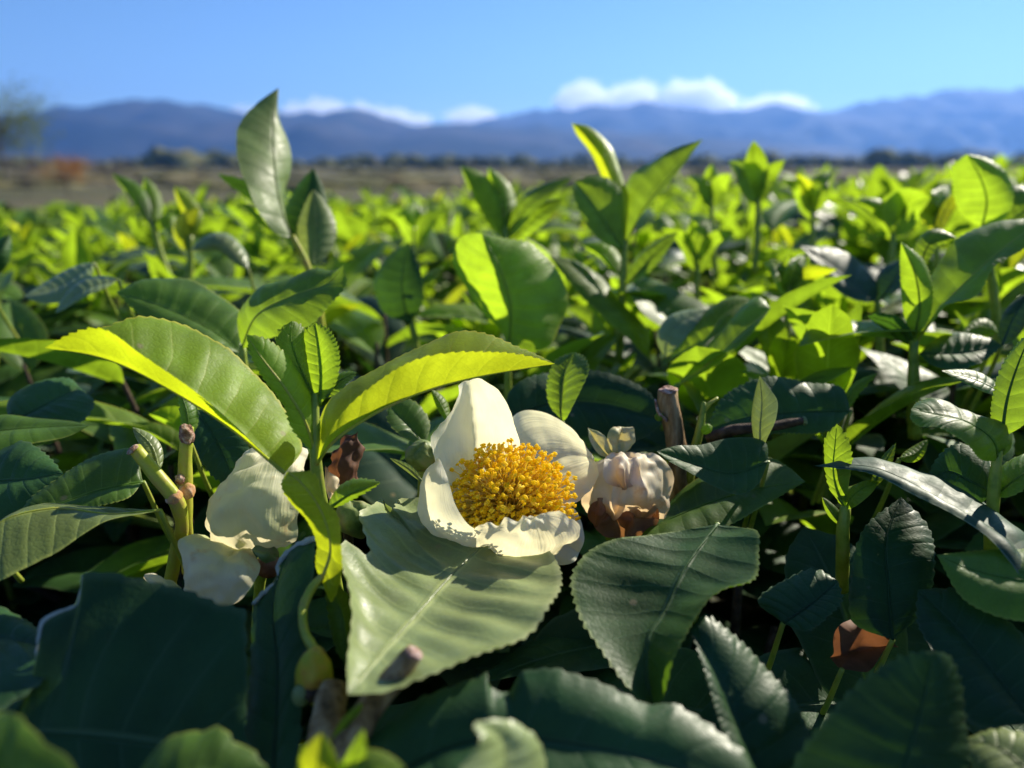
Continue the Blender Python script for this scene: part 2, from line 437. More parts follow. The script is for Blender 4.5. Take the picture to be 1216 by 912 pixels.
FIELD = simplemat('field_ground', [(0.055, 0.065, 0.028), (0.095, 0.09, 0.05), (0.14, 0.11, 0.075)], 0.05, 0.95, 0.1, bump=0.0, lo=0.3, hi=0.7, detail=9)
xs = np.concatenate([-np.geomspace(40000, 2, 24), [0], np.geomspace(2, 40000, 24)])
ys = np.concatenate([[-3000, -200, -20], np.geomspace(1, 8900, 34)])
structure('ground', gridmesh(xs, ys, lambda x, y: 0.0), FIELD)

HILL = simplemat('hill_forest', [(0.008, 0.016, 0.017), (0.022, 0.028, 0.028), (0.065, 0.055, 0.05)], 0.0016, 0.95, 0.05, bump=0.0, detail=8)
def elev(px, py, D):
    """world x, z of the point seen at (px,py) at horizontal distance y = D"""
    v = FWD + (px - 608) / F * RGT - (py - 456) / F * UPV
    k = D / v[1]
    return k * v[0], 1.0 + k * v[2]
def ridge(name, prof, D, depth, seed, rough=0.16):
    P = [elev(px, py, D) for px, py in prof]
    X = np.array([p[0] for p in P]); Z = np.array([p[1] for p in P])
    xs = np.linspace(X[0], X[-1], 220)
    ys = D + np.linspace(-depth, depth * 0.6, 46)
    def fz(x, y):
        h = np.interp(x, X, Z) * (1 + 0.09 * noise.noise(Vector((x / 260, seed, 0))) + 0.06 * noise.noise(Vector((x / 110, seed, 3))))
        k = (y - D) / depth
        b = max(0.0, 1 - abs(k) ** 1.2) if k < 0 else max(0.0, 1 - (k / 0.6) ** 1.5)
        e = noise.ridged_multi_fractal(Vector((x / 900 + seed, y / 900, seed)), 1.0, 2.1, 6, 1.0, 2.0) - 1.0
        fall = min(1, 4 * b)
        return h * b + h * rough * e * fall * (1 - 0.88 * b) - 6
    return structure(name, gridmesh(xs, ys, fz), HILL)
ridge('mountain_range', [(-500, 150), (-200, 140), (40, 140), (90, 131), (140, 127), (165, 121), (190, 117), (240, 118), (262, 126), (290, 134), (340, 137), (400, 131), (430, 132), (470, 142), (520, 149), (560, 147), (640, 150), (760, 156), (900, 168), (1000, 180), (1100, 190), (1200, 198)], 5000, 1900, 3.1, 0.5)
ridge('far_mountain_range', [(250, 150), (420, 152), (500, 150), (560, 146), (600, 141), (640, 131), (700, 127), (780, 126), (870, 126), (960, 130), (1010, 124), (1050, 116), (1100, 111), (1170, 106), (1220, 109), (1400, 100), (1700, 110), (2100, 130)], 7000, 1900, 7.7, 0.5)

# distant woods: one wooded mass far out on the plain
WOOD = simplemat('wood_foliage', [(0.075, 0.095, 0.04), (0.11, 0.12, 0.055), (0.15, 0.135, 0.075)], 0.12, 0.95, 0.05, bump=0.0)
rng = random.Random(5)
g = Geo()
def crown_blob(g, c, r, h, seed):
    b = blob(c, (r, r, h), None, 0.7, 2.2, seed, 12, 8)
    g.add(b.v, b.f, b.uv)
g2 = Geo()
for k in range(900):
    y = rng.choice([rng.uniform(500, 700), rng.uniform(1100, 2400)])
    x = rng.uniform(-0.85, 0.85) * y
    h = rng.uniform(1.5, 5.5) * (1 + (y > 1000) * 1.0) * (0.5 + abs(noise.noise(Vector((x / 160, y / 300, 1)))) * 1.6)
    crown_blob(g, (x, y, h * 0.9), h * rng.uniform(1.2, 2.6), h, k)
for k in range(500):
    y = 34 * (22 ** rng.random()); x = rng.uniform(-0.85, 0.85) * y
    h = rng.uniform(0.12, 0.42) * (1 + y / 300); crown_blob(g2, (x, y, h * 0.1), h * rng.uniform(2.0, 6.0), h * 0.7, k + 7)
SCRUB = simplemat('scrub_foliage', [(0.10, 0.105, 0.05), (0.13, 0.125, 0.065), (0.18, 0.145, 0.095)], 0.35, 0.95, 0.05, bump=0.0)
tag(build('scrub', g2, SCRUB), 'low brown and olive scrub dotted over the plain beyond the hedge', 'scrub', None, 'stuff')
tag(build('woods', g, WOOD), 'dark low wood stretching across the plain below the mountains', 'wood', None, 'stuff')

# haze
def boxgeo(lo, hi):
    g = Geo(); (x0, y0, z0), (x1, y1, z1) = lo, hi
    V = [(x0,y0,z0),(x1,y0,z0),(x1,y1,z0),(x0,y1,z0),(x0,y0,z1),(x1,y0,z1),(x1,y1,z1),(x0,y1,z1)]
    g.add(V, [(0,3,2,1),(4,5,6,7),(0,1,5,4),(1,2,6,5),(2,3,7,6),(3,0,4,7)]); return g
hm = bpy.data.materials.new('haze_air'); hm.use_nodes = True
t = hm.node_tree; t.nodes.clear()
vo = nn(t, 'ShaderNodeVolumePrincipled'); vo.inputs['Color'].default_value = (0.18, 0.41, 1.0, 1)
vo.inputs['Density'].default_value = 1.0e-4; vo.inputs['Anisotropy'].default_value = 0.3
out = nn(t, 'ShaderNodeOutputMaterial'); t.links.new(vo.outputs[0], out.inputs['Volume'])
hz = build('haze', boxgeo((-41000, -3200, -8), (41000, 9050, 860)), hm)
for p in hz.data.polygons: p.use_smooth = False
tag(hz, 'thin blue air between the hedge and the mountains', 'haze', None, 'stuff')


# ------------------------------------------------------------------ clouds behind the mountains
CLOUD = bpy.data.materials.new('cloud_vapour'); CLOUD.use_nodes = True
t = CLOUD.node_tree; t.nodes.clear()
vo = nn(t, 'ShaderNodeVolumePrincipled'); vo.inputs['Color'].default_value = (1, 1, 1, 1)
vo.inputs['Density'].default_value = 0.007; vo.inputs['Anisotropy'].default_value = 0.45
out = nn(t, 'ShaderNodeOutputMaterial'); t.links.new(vo.outputs[0], out.inputs['Volume'])
def cloud(label, spans, seed, D=9800):
    rng = random.Random(seed); g = Geo()
    for (x0, x1, yb, yt, n) in spans:
        for k in range(n):
            f = (k + 0.5) / n
            px = x0 + (x1 - x0) * f
            hh = (yb - yt) * (0.35 + 0.65 * math.sin(math.pi * min(1, max(0, f * rng.uniform(0.85, 1.15)))) ** 0.7) * rng.uniform(0.6, 1.0)
            for q in range(4):
                r = hh * rng.uniform(0.28, 0.5) / F * D
                x, z = elev(px + rng.uniform(-1, 1) * (x1 - x0) / n, yb - hh * rng.uniform(0.1, 0.75), D)
                b = blob((x, D + rng.uniform(-60, 200), z), (r * rng.uniform(1.1, 1.9), r, r * 0.8), None, 0.75, 2.6, seed + k + q * 31, 22, 14)
                g.add(b.v, b.f, b.uv)
    o = build('cloud', g, CLOUD)
    md = o.modifiers.new('remesh', 'REMESH'); md.mode = 'VOXEL'; md.voxel_size = 10.0
    tag(o, label, 'cloud')
cloud('longest white cloud with a puffy bright right end, above the middle of the mountains', [(662, 712, 128, 95, 7), (700, 790, 126, 97, 10), (780, 868, 127, 88, 11)], 11)
cloud('low white cloud bank behind the tall upright leaf on the left', [(268, 330, 137, 121, 6), (325, 415, 142, 113, 9)], 23)
cloud('small white cloud sinking behind the ridge right of the tall upright leaf', [(415, 480, 150, 118, 7), (484, 508, 147, 122, 3)], 37)
cloud('small flat white cloud in the notch where the two mountain ranges meet', [(532, 594, 150, 126, 7)], 41)
cloud('small white cloud to the right of the longest cloud', [(885, 972, 130, 107, 9)], 53)

# ------------------------------------------------------------------ far tree and autumn bush on the left
TWIGM = simplemat('far_tree_bark', [(0.10, 0.09, 0.08), (0.2, 0.18, 0.16)], 3, 0.9, 0.1, bump=0.0)
FARLEAF = simplemat('far_tree_leaf', [(0.06, 0.10, 0.03), (0.13, 0.16, 0.05)], 0.8, 0.8, 0.1, 0.35, (0.2, 0.25, 0.05), bump=0.0)
ORANGE = simplemat('autumn_foliage', [(0.22, 0.09, 0.03), (0.42, 0.18, 0.05)], 1.5, 0.8, 0.1, 0.3, (0.5, 0.2, 0.04), bump=0.0)
GREYB = simplemat('grey_brush', [(0.16, 0.12, 0.09), (0.30, 0.24, 0.19)], 1.5, 0.9, 0.1, bump=0.0)
def quads(g, c, sx, rng):
    a = Vector((rng.gauss(0, 1), rng.gauss(0, 1), rng.gauss(0, 1))).normalized()
    b = a.orthogonal().normalized(); b.rotate(Matrix.Rotation(rng.uniform(0, 6.28), 3, a)); d = a.cross(b)
    c = Vector(c); u = b * sx; v = d * sx * 0.5
    g.add([c - u, c + v, c + u, c - v], [(0, 1, 2, 3)])
def far_tree(label, cat, px, D, H, R, leafm, nleaf, seed, trunk=True, sparse=1.0, name='tree', lo=0.35):
    rng = random.Random(seed)
    x, _ = elev(px, 198, D)
    root = thing(name, label, cat, (x, D, 0))
    tg = Geo(); tips = []
    b = tube([(x, D, 0), (x + 0.05 * H * rng.uniform(-1, 1), D, H * 0.4), (x + 0.1 * H * rng.uniform(-1, 1), D, H * 0.9)], [H * 0.022, H * 0.015, H * 0.004], 8); tg.add(b.v, b.f, b.uv)
    for k in range(26):
        z0 = H * rng.uniform(0.2, 0.75); an = rng.uniform(0, 6.28); l = R * rng.uniform(0.6, 1.0)
        p1 = np.array([x + math.cos(an) * l, D + math.sin(an) * l, min(H, z0 + l * rng.uniform(0.3, 1.0))])
        p0 = np.array([x, D, z0]); pm = (p0 + p1) / 2 + np.array([0, 0, -0.08 * l])
        b = tube([p0, pm, p1], [H * 0.008, H * 0.005, H * 0.0015], 5, 6); tg.add(b.v, b.f, b.uv); tips += [p1, (pm + p1) / 2]
    build('trunk', tg, TWIGM, root)
    cg = Geo()
    for k in range(nleaf):
        c = np.array(rng.choice(tips)) + np.array([rng.gauss(0, 1), rng.gauss(0, 1), rng.gauss(0, 0.8)]) * R * 0.22 * sparse
        c[2] = max(c[2], 0.05)
        quads(cg, c, H * rng.uniform(0.012, 0.024), rng)
    build('crown', cg, leafm, root)
    return root
far_tree('pale thin-crowned tree at the left edge beyond the hedge', 'tree', 6, 40, 4.6, 1.9, FARLEAF, 2600, 3, sparse=1.7)
far_tree('rounded bush with orange autumn leaves beyond the hedge', 'bush', 76, 26, 1.25, 0.75, ORANGE, 2600, 4, name='bush')
far_tree('grey leafless bush left of the orange one', 'bush', 28, 27, 1.2, 0.9, GREYB, 2200, 6, name='bush')
far_tree('grey brown bush right of the orange one', 'bush', 130, 30, 1.15, 0.9, GREYB, 2200, 7, name='bush')
far_tree('dark lone tree standing above the plain on the right', 'tree', 1103, 420, 10, 6.0, WOOD, 1600, 8)

# ------------------------------------------------------------------ near leaves: authoring in pixel + depth
def Z(p):
    px, py, d = p
    if d < 0: d = -d / (SP + (py - 456) / F * CP)
    return np.array([px, py, d], float)
def shp(t, a=0.9, tipw=1.0):
    return (math.sin(math.pi * t ** a)) ** 0.78 * (1 - 0.12 * t) if 0 < t < 1 else 0.0
def blade(parent, M, L, R, mat, teeth=26, tamp=0.00055, name='leaf', rib=True, ribm=None, label=None, n=None, m=6, rr=0.00022, **kw):
    M = [Z(p) for p in M]; L = [Z(p) for p in L]; R = [Z(p) for p in R]
    Mw = WW(M); Lw = WW([M[0]] + L + [M[-1]]); Rw = WW([M[0]] + R + [M[-1]])
    n = n or max(60, teeth * 5)
    g, Ms = loft(Mw, Lw, Rw, n, m, teeth, tamp, seed=len(bpy.data.objects), **kw)
    o = build(name, g, mat, parent, origin=None if parent is not None else Mw[0])
    if label: o['label'] = label
    if rib:
        S = Ms[::max(1, n // 14)]
        rad = np.linspace(rr * 1.6, rr * 0.35, len(S))
        ng = tube(S, rad, 6, len(S) * 2)
        build('midrib', ng, ribm or mat, o)
    return o
def sblade(parent, M, wl, wr, dl, dr, mat, k=9, a=0.9, **kw):
    Mz = np.array([Z(p) for p in M]); S = spline(Mz, k)
    T = np.gradient(S[:, :2], axis=0); T /= np.linalg.norm(T, axis=1)[:, None] + 1e-9
    Lp = []; Rp = []
    for i in range(1, k - 1):
        s = shp(i / (k - 1), a)
        nx, ny = T[i][1], -T[i][0]
        Lp.append((S[i][0] + nx * wl * s, S[i][1] + ny * wl * s, S[i][2] + dl * s))
        Rp.append((S[i][0] - nx * wr * s, S[i][1] - ny * wr * s, S[i][2] + dr * s))
    return blade(parent, [tuple(p) for p in Mz], Lp, Rp, mat, **kw)
def stem(parent, P, r, mat=STEMG, name='stem', wob=0.15, ns=10, **kw):
    g = tube(WW([Z(p) for p in P]), np.array(r) * 0.01 if np.ndim(r) else r * 0.01, ns, wob=wob, seed=len(bpy.data.objects), **kw)
    return build(name, g, mat, parent)
def bthing(name, label, cat, p, group=None):
    return thing(name, label, cat, W(tuple(Z(p))), group)
def petiole(parent, base, length=3.0, lean=(0.1, 1.4), r=0.045, mat=STEMG):
    b = W(tuple(Z(base)))
    P = [b, b + np.array([lean[0] * .3, lean[1] * .3, -0.35 * length]) * 0.01, b + np.array([lean[0], lean[1], -length]) * 0.01]
    build('petiole', tube(P, [r * .01, r * .012, r * .014], 8, wob=.1), mat, parent)
def sleaf(label, M, wl, wr, dl, dr, mat, cat='leaf', name='tea_leaf', pet=3.0, **kw):
    o = bthing(name, label, cat, M[0])
    sblade(o, M, wl, wr, dl, dr, mat, name='blade', **kw)
    if pet: petiole(o, M[0], pet, mat=STEMG)
    return o
def rleaf(label, M, L, R, mat, cat='leaf', name='tea_leaf', pet=3.0, **kw):
    o = bthing(name, label, cat, M[0])
    blade(o, M, L, R, mat, name='blade', **kw)
    if pet: petiole(o, M[0], pet, mat=STEMG)
    return o

# ================================================================== the open flower
fl = bthing('tea_flower', 'open white tea flower with yellow stamens resting on a pale leaf', 'flower', (608, 640, 15.0))
def petal(parent, M, L, R, mat, camber=0.12, ruf=0.0, label=None, n=46, m=14, crump=None):
    if crump is None: crump = 0.0016 if mat in (FADED, FADED2) else (0.0015 if mat in (DRY, DEADLEAF) else 0.0004)
    Mw = WW([Z(p) for p in M]); Lw = WW([Z(p) for p in [M[0]] + L + [M[-1]]]); Rw = WW([Z(p) for p in [M[0]] + R + [M[-1]]])
    g, _ = loft(Mw, Lw, Rw, n, m, 0, 0, camber=camber, quilt=0.0, seed=len(bpy.data.objects), curl=0.0)
    V = np.array(g.v); nc = 2 * m + 1
    A = V.reshape(n, nc, 3)
    Nn = np.cross(np.gradient(A, axis=0), np.gradient(A, axis=1)); Nn /= np.linalg.norm(Nn, axis=2)[:, :, None] + 1e-12
    for i in range(n):
        for j in range(nc):
            u = abs(j / (nc - 1) * 2 - 1); tt = i / (n - 1)
            e = max(u, tt) ** 4
            p = Vector(tuple(A[i, j]))
            d = 0.0003 * noise.noise(p * 260) + 0.00022 * noise.noise(p * 620)
            d += crump * (1 - abs(noise.noise(p * 190)) * 2.2) * 0.5 + crump * 0.35 * noise.noise(p * 480)
            d += ruf * e * (noise.noise(p * 430) + 0.6 * noise.noise(p * 900))
            A[i, j] += Nn[i, j] * d
    g.v = [tuple(x) for x in A.reshape(-1, 3)]
    o = build('petal', g, mat, parent)
    if label: o['label'] = label
    return o
# tall upper left petal with a lengthwise fold
petal(fl, [(585, 625, 15.4), (566, 545, 16.0), (563, 495, 15.9), (560, 470, 15.6), (557, 452, 15.4)],
      [(558, 620, 15.3), (535, 580, 14.9), (520, 548, 14.5), (519, 518, 14.1), (531, 491, 14.4), (540, 474, 14.7), (548, 457, 15.1)],
      [(617, 575, 15.7), (617, 525, 15.5), (609, 496, 15.2), (594, 470, 15.2), (581, 456, 15.3), (569, 450, 15.4)], PETAL, camber=-0.05, ruf=0.0003, label='tall petal folded lengthwise')
# lower left cupped petal
petal(fl, [(590, 650, 14.9), (545, 648, 14.3), (506, 610, 14.0), (510, 570, 14.0), (520, 543, 14.4)],
      [(565, 662, 14.7), (543, 660, 14.5), (518, 640, 14.5), (499, 612, 14.5), (498, 585, 14.5), (507, 556, 14.5)],
      [(572, 635, 13.7), (552, 618, 13.6), (541, 600, 13.7), (534, 577, 13.8), (527, 555, 14.1)], PETAL, camber=0.12, ruf=0.0002)
# right petal
petal(fl, [(612, 590, 15.4), (655, 545, 16.1), (690, 540, 16.0), (706, 548, 15.7)],
      [(604, 540, 15.9), (603, 503, 16.2), (622, 488, 16.5), (645, 489, 16.5), (668, 501, 16.4), (690, 521, 16.1)],
      [(640, 600, 15.0), (665, 601, 15.0), (688, 593, 15.1), (702, 579, 15.3), (710, 562, 15.5)], PETAL, camber=-0.14, ruf=0.0002)
# curled front petal
petal(fl, [(615, 640, 14.9), (622, 664, 14.2), (628, 655, 13.5), (630, 634, 13.35), (630, 612, 13.5)],
      [(592, 660, 14.5), (580, 655, 13.9), (568, 641, 13.6), (563, 629, 13.6), (578, 621, 13.6), (600, 619, 13.6)],
      [(648, 662, 14.4), (668, 655, 13.8), (684, 637, 13.7), (687, 624, 13.7), (672, 613, 13.65), (650, 609, 13.55)], PETALC, camber=0.1, ruf=0.0015, crump=0.0005, label='cream front petal with a crumpled curled rim')
# lower right petal behind the front one
petal(fl, [(620, 630, 15.2), (660, 640, 14.9), (688, 656, 14.5)],
      [(655, 603, 15.2), (682, 604, 15.1), (692, 625, 14.9), (693, 645, 14.6)],
      [(630, 650, 14.8), (648, 662, 14.5), (668, 670, 14.3), (682, 667, 14.3)], PETALC, camber=0.1, ruf=0.0001)
# little sepal under the flower
petal(fl, [(575, 650, 15.0), (558, 655, 14.6), (546, 660, 14.3)], [(570, 642, 14.8), (556, 646, 14.4)], [(572, 660, 14.8), (560, 662, 14.4)], PETALC, camber=0.2)
rng = random.Random(77)
base = W((606, 602, 15.3)); ax = Vector((0.03, -0.66, 0.75)).normalized()
q = ax.to_track_quat('Z', 'Y')
def stamen_geo(tip, g=None):
    g = g or Geo()
    tipv = np.array(tip)
    mid = base + (tipv - base) * 0.55 + np.array([rng.gauss(0, 1) for _ in range(3)]) * 0.0006
    st = base + (tipv - base) * 0.12
    b = tube([st, mid, tipv], [0.00016, 0.00013, 0.0001], 5, 9, cap=False); g.add(b.v, b.f, b.uv, 0)
    axd = Vector((rng.gauss(0, 1), rng.gauss(0, 1), rng.gauss(0, 1))).normalized()
    s = rng.uniform(0.7, 1.3)
    for sg in (-1, 1):
        off = np.array(axd.orthogonal().normalized()) * 0.00022 * sg * s
        b = blob(tipv + off, (0.00030 * s, 0.00024 * s, 0.00053 * s), axd, 0.25, 2, rng.uniform(0, 99), 8, 6)
        g.add(b.v, b.f, b.uv, 1)
    return g
tips = []
for k in range(760):
    f = (k + 0.5) / 760
    th = math.radians(71) * math.sqrt(f); ph = k * 2.39996
    l = 0.0140 * (rng.uniform(0.84, 1.04) if k % 3 else rng.uniform(0.55, 0.9)) * (1 - 0.06 * f)
    d = q @ Vector((math.sin(th) * math.cos(ph) * 1.02, math.sin(th) * math.sin(ph), math.cos(th) * 0.86))
    tips.append(base + np.array(d) * l + np.array([rng.gauss(0, 1) for _ in range(3)]) * 0.0005)
tips.sort(key=lambda p: np.dot(p - CAM, FWD))
for p in tips[:100]: build('stamen', stamen_geo(p), [FILAM, ANTHER], fl)
gm = Geo()
for p in tips[100:]: stamen_geo(p, gm)
o = build('stamen_cluster', gm, [FILAM, ANTHER], fl); o['kind'] = 'stuff'

# ================================================================== faded flower on the right
f2 = bthing('faded_flower', 'faded cream flower browned underneath, hanging upside down right of the open flower', 'flower', (745, 600, 16.3))
def bpart(name, p, rad, mat, parent, axis=None, amp=0.2, fr=1.6, seed=0, ruffle=0.0, label=None, nu=28, nv_=18):
    o = build(name, blob(W(Z(p)), np.array(rad) * 0.01, axis, amp, fr, seed, nu, nv_, ruffle), mat, parent)
    if label: o['label'] = label
    return o
petal(f2, [(738, 536, 16.3), (737, 545, 15.6), (737, 560, 15.25), (742, 582, 15.35)], [(722, 541, 16.0), (716, 553, 15.6), (720, 572, 15.4)], [(752, 539, 16.0), (760, 553, 15.6), (757, 574, 15.5)], FADED2, 0.22, 0.0002, label='small rounded petal on top')
petal(f2, [(748, 540, 16.3), (760, 556, 15.5), (764, 584, 15.35), (760, 614, 15.9)],
      [(735, 550, 15.8), (726, 575, 15.5), (726, 600, 15.6), (738, 616, 15.9)], [(778, 541, 16.3), (796, 556, 16.2), (800, 588, 16.1), (786, 612, 16.1)], FADED2, 0.1, 0.0004)
petal(f2, [(735, 542, 16.2), (712, 565, 15.8), (703, 590, 15.8), (722, 618, 16.1)],
      [(705, 550, 16.3), (692, 575, 16.3), (694, 600, 16.3), (708, 618, 16.3)], [(742, 565, 15.4), (745, 590, 15.4), (738, 612, 15.7)], FADED2, 0.1, 0.0003)
petal(f2, [(742, 596, 16.0), (745, 615, 15.7), (742, 640, 15.9)], [(712, 596, 15.9), (702, 618, 15.9), (718, 636, 15.9)], [(776, 596, 15.9), (782, 614, 16.0), (768, 636, 15.9)], DRY, 0.2, 0.0006, label='brown withered petal underneath')
petal(f2, [(714, 592, 15.6), (712, 608, 15.45), (708, 626, 15.6)], [(704, 598, 15.7), (699, 615, 15.7)], [(720, 600, 15.5), (718, 615, 15.5)], DRY, 0.2, 0.0005, label='dark petal piece standing in for the shadowed hollow')  # added dark piece; its colour draws the shadowed hole in the flower
petal(f2, [(726, 545, 16.1), (710, 528, 16.1), (698, 508, 16.2)], [(712, 540, 16.0), (700, 522, 16.0)], [(726, 535, 16.1), (714, 514, 16.1)], CALYX, 0.3, 0.0002, crump=0.0006).name = 'sepal'
petal(f2, [(735, 545, 16.2), (735, 527, 16.2), (738, 507, 16.3)], [(722, 530, 16.1), (724, 510, 16.1), (730, 506, 16.2)], [(746, 536, 16.2), (755, 518, 16.2), (752, 508, 16.2)], CALYX, 0.35, 0.0003, crump=0.0007).name = 'sepal'
stem(f2, [(742, 540, 16.3), (735, 580, 16.9), (725, 640, 17.6)], [0.1, 0.1, 0.12], STEMG, 'stalk')

# ================================================================== faded flower on the left
f1 = bthing('faded_flower', 'large faded cream tea flower half hidden behind the bright young shoot on the left', 'flower', (300, 660, 14.6))
petal(f1, [(305, 656, 14.6), (290, 630, 13.9), (285, 585, 13.9), (305, 545, 14.6), (335, 520, 15.4)],
      [(285, 655, 14.5), (258, 650, 14.3), (241, 625, 14.4), (246, 600, 14.6), (272, 568, 14.8), (298, 530, 15.2)],
      [(330, 655, 14.2), (352, 640, 14.1), (358, 605, 14.2), (362, 560, 14.7), (364, 532, 15.2)], FADED, 0.18, 0.00025, label='large domed petal with a green flush')
petal(f1, [(285, 655, 14.4), (265, 670, 13.7), (255, 692, 13.4), (256, 716, 13.5)],
      [(240, 640, 14.4), (214, 645, 14.0), (218, 670, 13.7), (222, 697, 13.6)],
      [(300, 660, 14.1), (308, 678, 13.8), (296, 698, 13.6), (276, 715, 13.5)], FADED, -0.12, 0.0004)
petal(f1, [(215, 700, 13.9), (190, 688, 13.8), (172, 684, 13.9)], [(205, 705, 13.9), (188, 700, 13.8)], [(203, 684, 14.0), (190, 678, 13.9)], FADED, 0.2, 0.0002)
bpart('ovary', (319, 672, 14.2), (0.24, 0.24, 0.22), DRY, f1, seed=8, amp=0.1)
petal(f1, [(335, 668, 14.3), (318, 655, 14.0), (297, 652, 14.0)], [(325, 672, 14.1), (308, 664, 13.9)], [(325, 645, 14.3), (308, 644, 14.2)], SEPAL, 0.2).name = 'sepal'
stem(f1, [(312, 665, 14.5), (308, 700, 15.0), (305, 760, 15.5)], [0.11, 0.11, 0.13], STEMG, 'stalk')
# dry shrivelled flower behind the long leaf
f3 = bthing('withered_flower', 'shrivelled brown flower in the shade under the long toothed leaf', 'flower', (405, 610, 15.4))
petal(f3, [(405, 600, 15.2), (412, 560, 14.9), (425, 512, 15.2)], [(388, 580, 15.2), (390, 545, 15.2), (408, 518, 15.3)], [(425, 590, 15.3), (428, 555, 15.3), (432, 525, 15.3)], DEADLEAF, 0.2, 0.0008, label='dark brown rolled petal')
petal(f3, [(408, 605, 14.9), (392, 580, 14.6), (386, 552, 14.9)], [(394, 600, 14.9), (382, 575, 14.8)], [(412, 590, 14.8), (405, 568, 14.8)], FADED2, 0.2, 0.0003)
petal(f3, [(430, 640, 14.7), (430, 615, 14.4), (415, 592, 14.7)], [(404, 630, 14.6), (400, 605, 14.7)], [(448, 620, 14.8), (440, 600, 14.8)], SEPAL, 0.25).name = 'sepal'
bpart('ovary', (413, 616, 14.9), (0.2, 0.2, 0.2), SEPAL, f3, seed=3)
stem(f3, [(412, 620, 15.0), (415, 660, 15.5), (420, 720, 16)], [0.1, 0.1, 0.12], DBARK, 'stalk')
# green flower bud left of the flower
bd = bthing('flower_bud', 'round green flower bud tucked behind the left edge of the open flower', 'bud', (502, 556, 16.2))
bpart('bud', (502, 541, 16.2), (0.34, 0.34, 0.34), SEPAL, bd, seed=2, amp=0.05)
petal(bd, [(500, 560, 16.0), (490, 545, 15.85), (505, 524, 15.95)], [(484, 555, 16), (483, 532, 16)], [(510, 555, 15.8), (516, 535, 15.9)], SEPAL, 0.15).name = 'sepal'
stem(bd, [(502, 558, 16.2), (500, 600, 16.9), (495, 650, 17.6)], [0.1, 0.1, 0.13], STEMG, 'stalk')

# ================================================================== bright young shoot left of the flower
s1 = bthing('tea_shoot', 'bright sunlit young tea shoot with two long toothed leaves left of the open flower', 'shoot', (400, 720, 15.2))
stem(s1, [(402, 720, 15.2), (388, 630, 14.0), (377, 570, 13.5), (374, 515, 13.4), (374, 468, 13.5)], [0.14, 0.13, 0.12, 0.09, 0.06], STEMG)
blade(s1, [(338, 562, 13.2), (266, 503, 13.2), (214, 470, 13.0), (114, 423, 12.7), (53, 413, 12.5)],
      [(300, 526, 13.0), (269, 496, 12.75), (214, 452, 12.45), (165, 420, 12.3), (117, 391, 12.3), (82, 398, 12.4)],
      [(359, 533, 13.7), (352, 508, 14.1), (316, 458, 14.5), (269, 413, 14.5), (205, 383, 14.3), (173, 378, 13.9), (121, 390, 13.2)],
      BRIGHT, teeth=30, ribm=STEMY, camber=0.08, label='long V-folded leaf pointing left')
blade(s1, [(376, 552, 13.3), (392, 528, 13.2), (430, 500, 13.2), (501, 466, 13.3), (570, 447, 13.5), (629, 437, 13.7), (659, 432, 13.8)],
      [(374, 520, 13.7), (388, 482, 14.1), (415, 457, 14.3), (456, 431, 14.5), (501, 407, 14.6), (546, 396, 14.6), (590, 401, 14.5), (622, 415, 14.2)],
      [(386, 524, 13.0), (412, 486, 12.85), (450, 452, 12.8), (497, 428, 12.8), (546, 417, 12.9), (592, 417, 13.1), (622, 422, 13.4)],
      YELLOW, teeth=32, ribm=STEMY, camber=0.08, label='long V-folded leaf pointing right')
blade(s1, [(375, 540, 13.4), (362, 500, 13.2), (340, 463, 13.1), (311, 425, 13.1), (292, 397, 13.2)],
      [(366, 532, 13.3), (345, 506, 13.2), (336, 480, 13.15), (318, 457, 13.1), (300, 428, 13.1)],
      [(380, 505, 13.7), (373, 478, 13.7), (359, 445, 13.6), (338, 417, 13.5), (311, 400, 13.3)],
      YOUNG, teeth=24, ribm=STEMY, camber=0.14, label='small glossy pointed leaf')
blade(s1, [(377, 478, 13.6), (358, 440, 13.6), (346, 405, 13.7), (347, 381, 13.8)],
      [(362, 462, 13.5), (338, 440, 13.5), (328, 415, 13.6), (331, 392, 13.7)],
      [(374, 445, 13.9), (368, 410, 14.0), (358, 386, 14.0)], YOUNG, teeth=14, ribm=YOUNG, camber=0.15)
blade(s1, [(380, 480, 13.5), (382, 445, 13.6), (378, 405, 13.8), (374, 383, 13.9)],
      [(366, 452, 13.8), (358, 420, 14.0), (361, 394, 14.0)],
      [(394, 465, 13.5), (403, 436, 13.5), (400, 408, 13.6), (388, 389, 13.8)], YOUNG, teeth=20, ribm=YOUNG, camber=0.15, label='small rounded upright leaf')
sblade(s1, [(388, 472, 13.5), (404, 452, 13.6), (424, 442, 13.7)], 9, 9, 0.2, -0.1, MID, teeth=12)
sblade(s1, [(390, 604, 13.2), (420, 585, 13.0), (452, 573, 13.0)], 16, 7, 0.4, 0.1, MID, teeth=10)
# curled leaf with S-shaped yellow petiole and its cut twig
s2 = bthing('tea_twig', 'blurred pruned brown twig in the foreground with a curled bright leaf', 'twig', (380, 925, 9.6))
cu = blade(s2, [(382, 690, 12.0), (393, 652, 12.0), (388, 622, 12.0), (372, 590, 12.1), (352, 568, 12.3), (341, 560, 12.5)],
      [(374, 672, 12.2), (375, 646, 12.4), (364, 618, 12.5), (345, 596, 12.6), (334, 577, 12.7)],
      [(393, 715, 12.0), (404, 690, 12.0), (405, 645, 11.9), (401, 612, 11.9), (384, 590, 12.0), (375, 564, 12.2)], BRIGHT, teeth=22, ribm=STEMY, camber=0.12, label='curled bright green leaf')
stem(s2, [(374, 772, 11.0), (361, 748, 11.4), (361, 718, 11.7), (372, 696, 11.9), (383, 684, 12.0)], [0.075, 0.07, 0.075, 0.07, 0.06], STEMY, 'leaf_stalk')
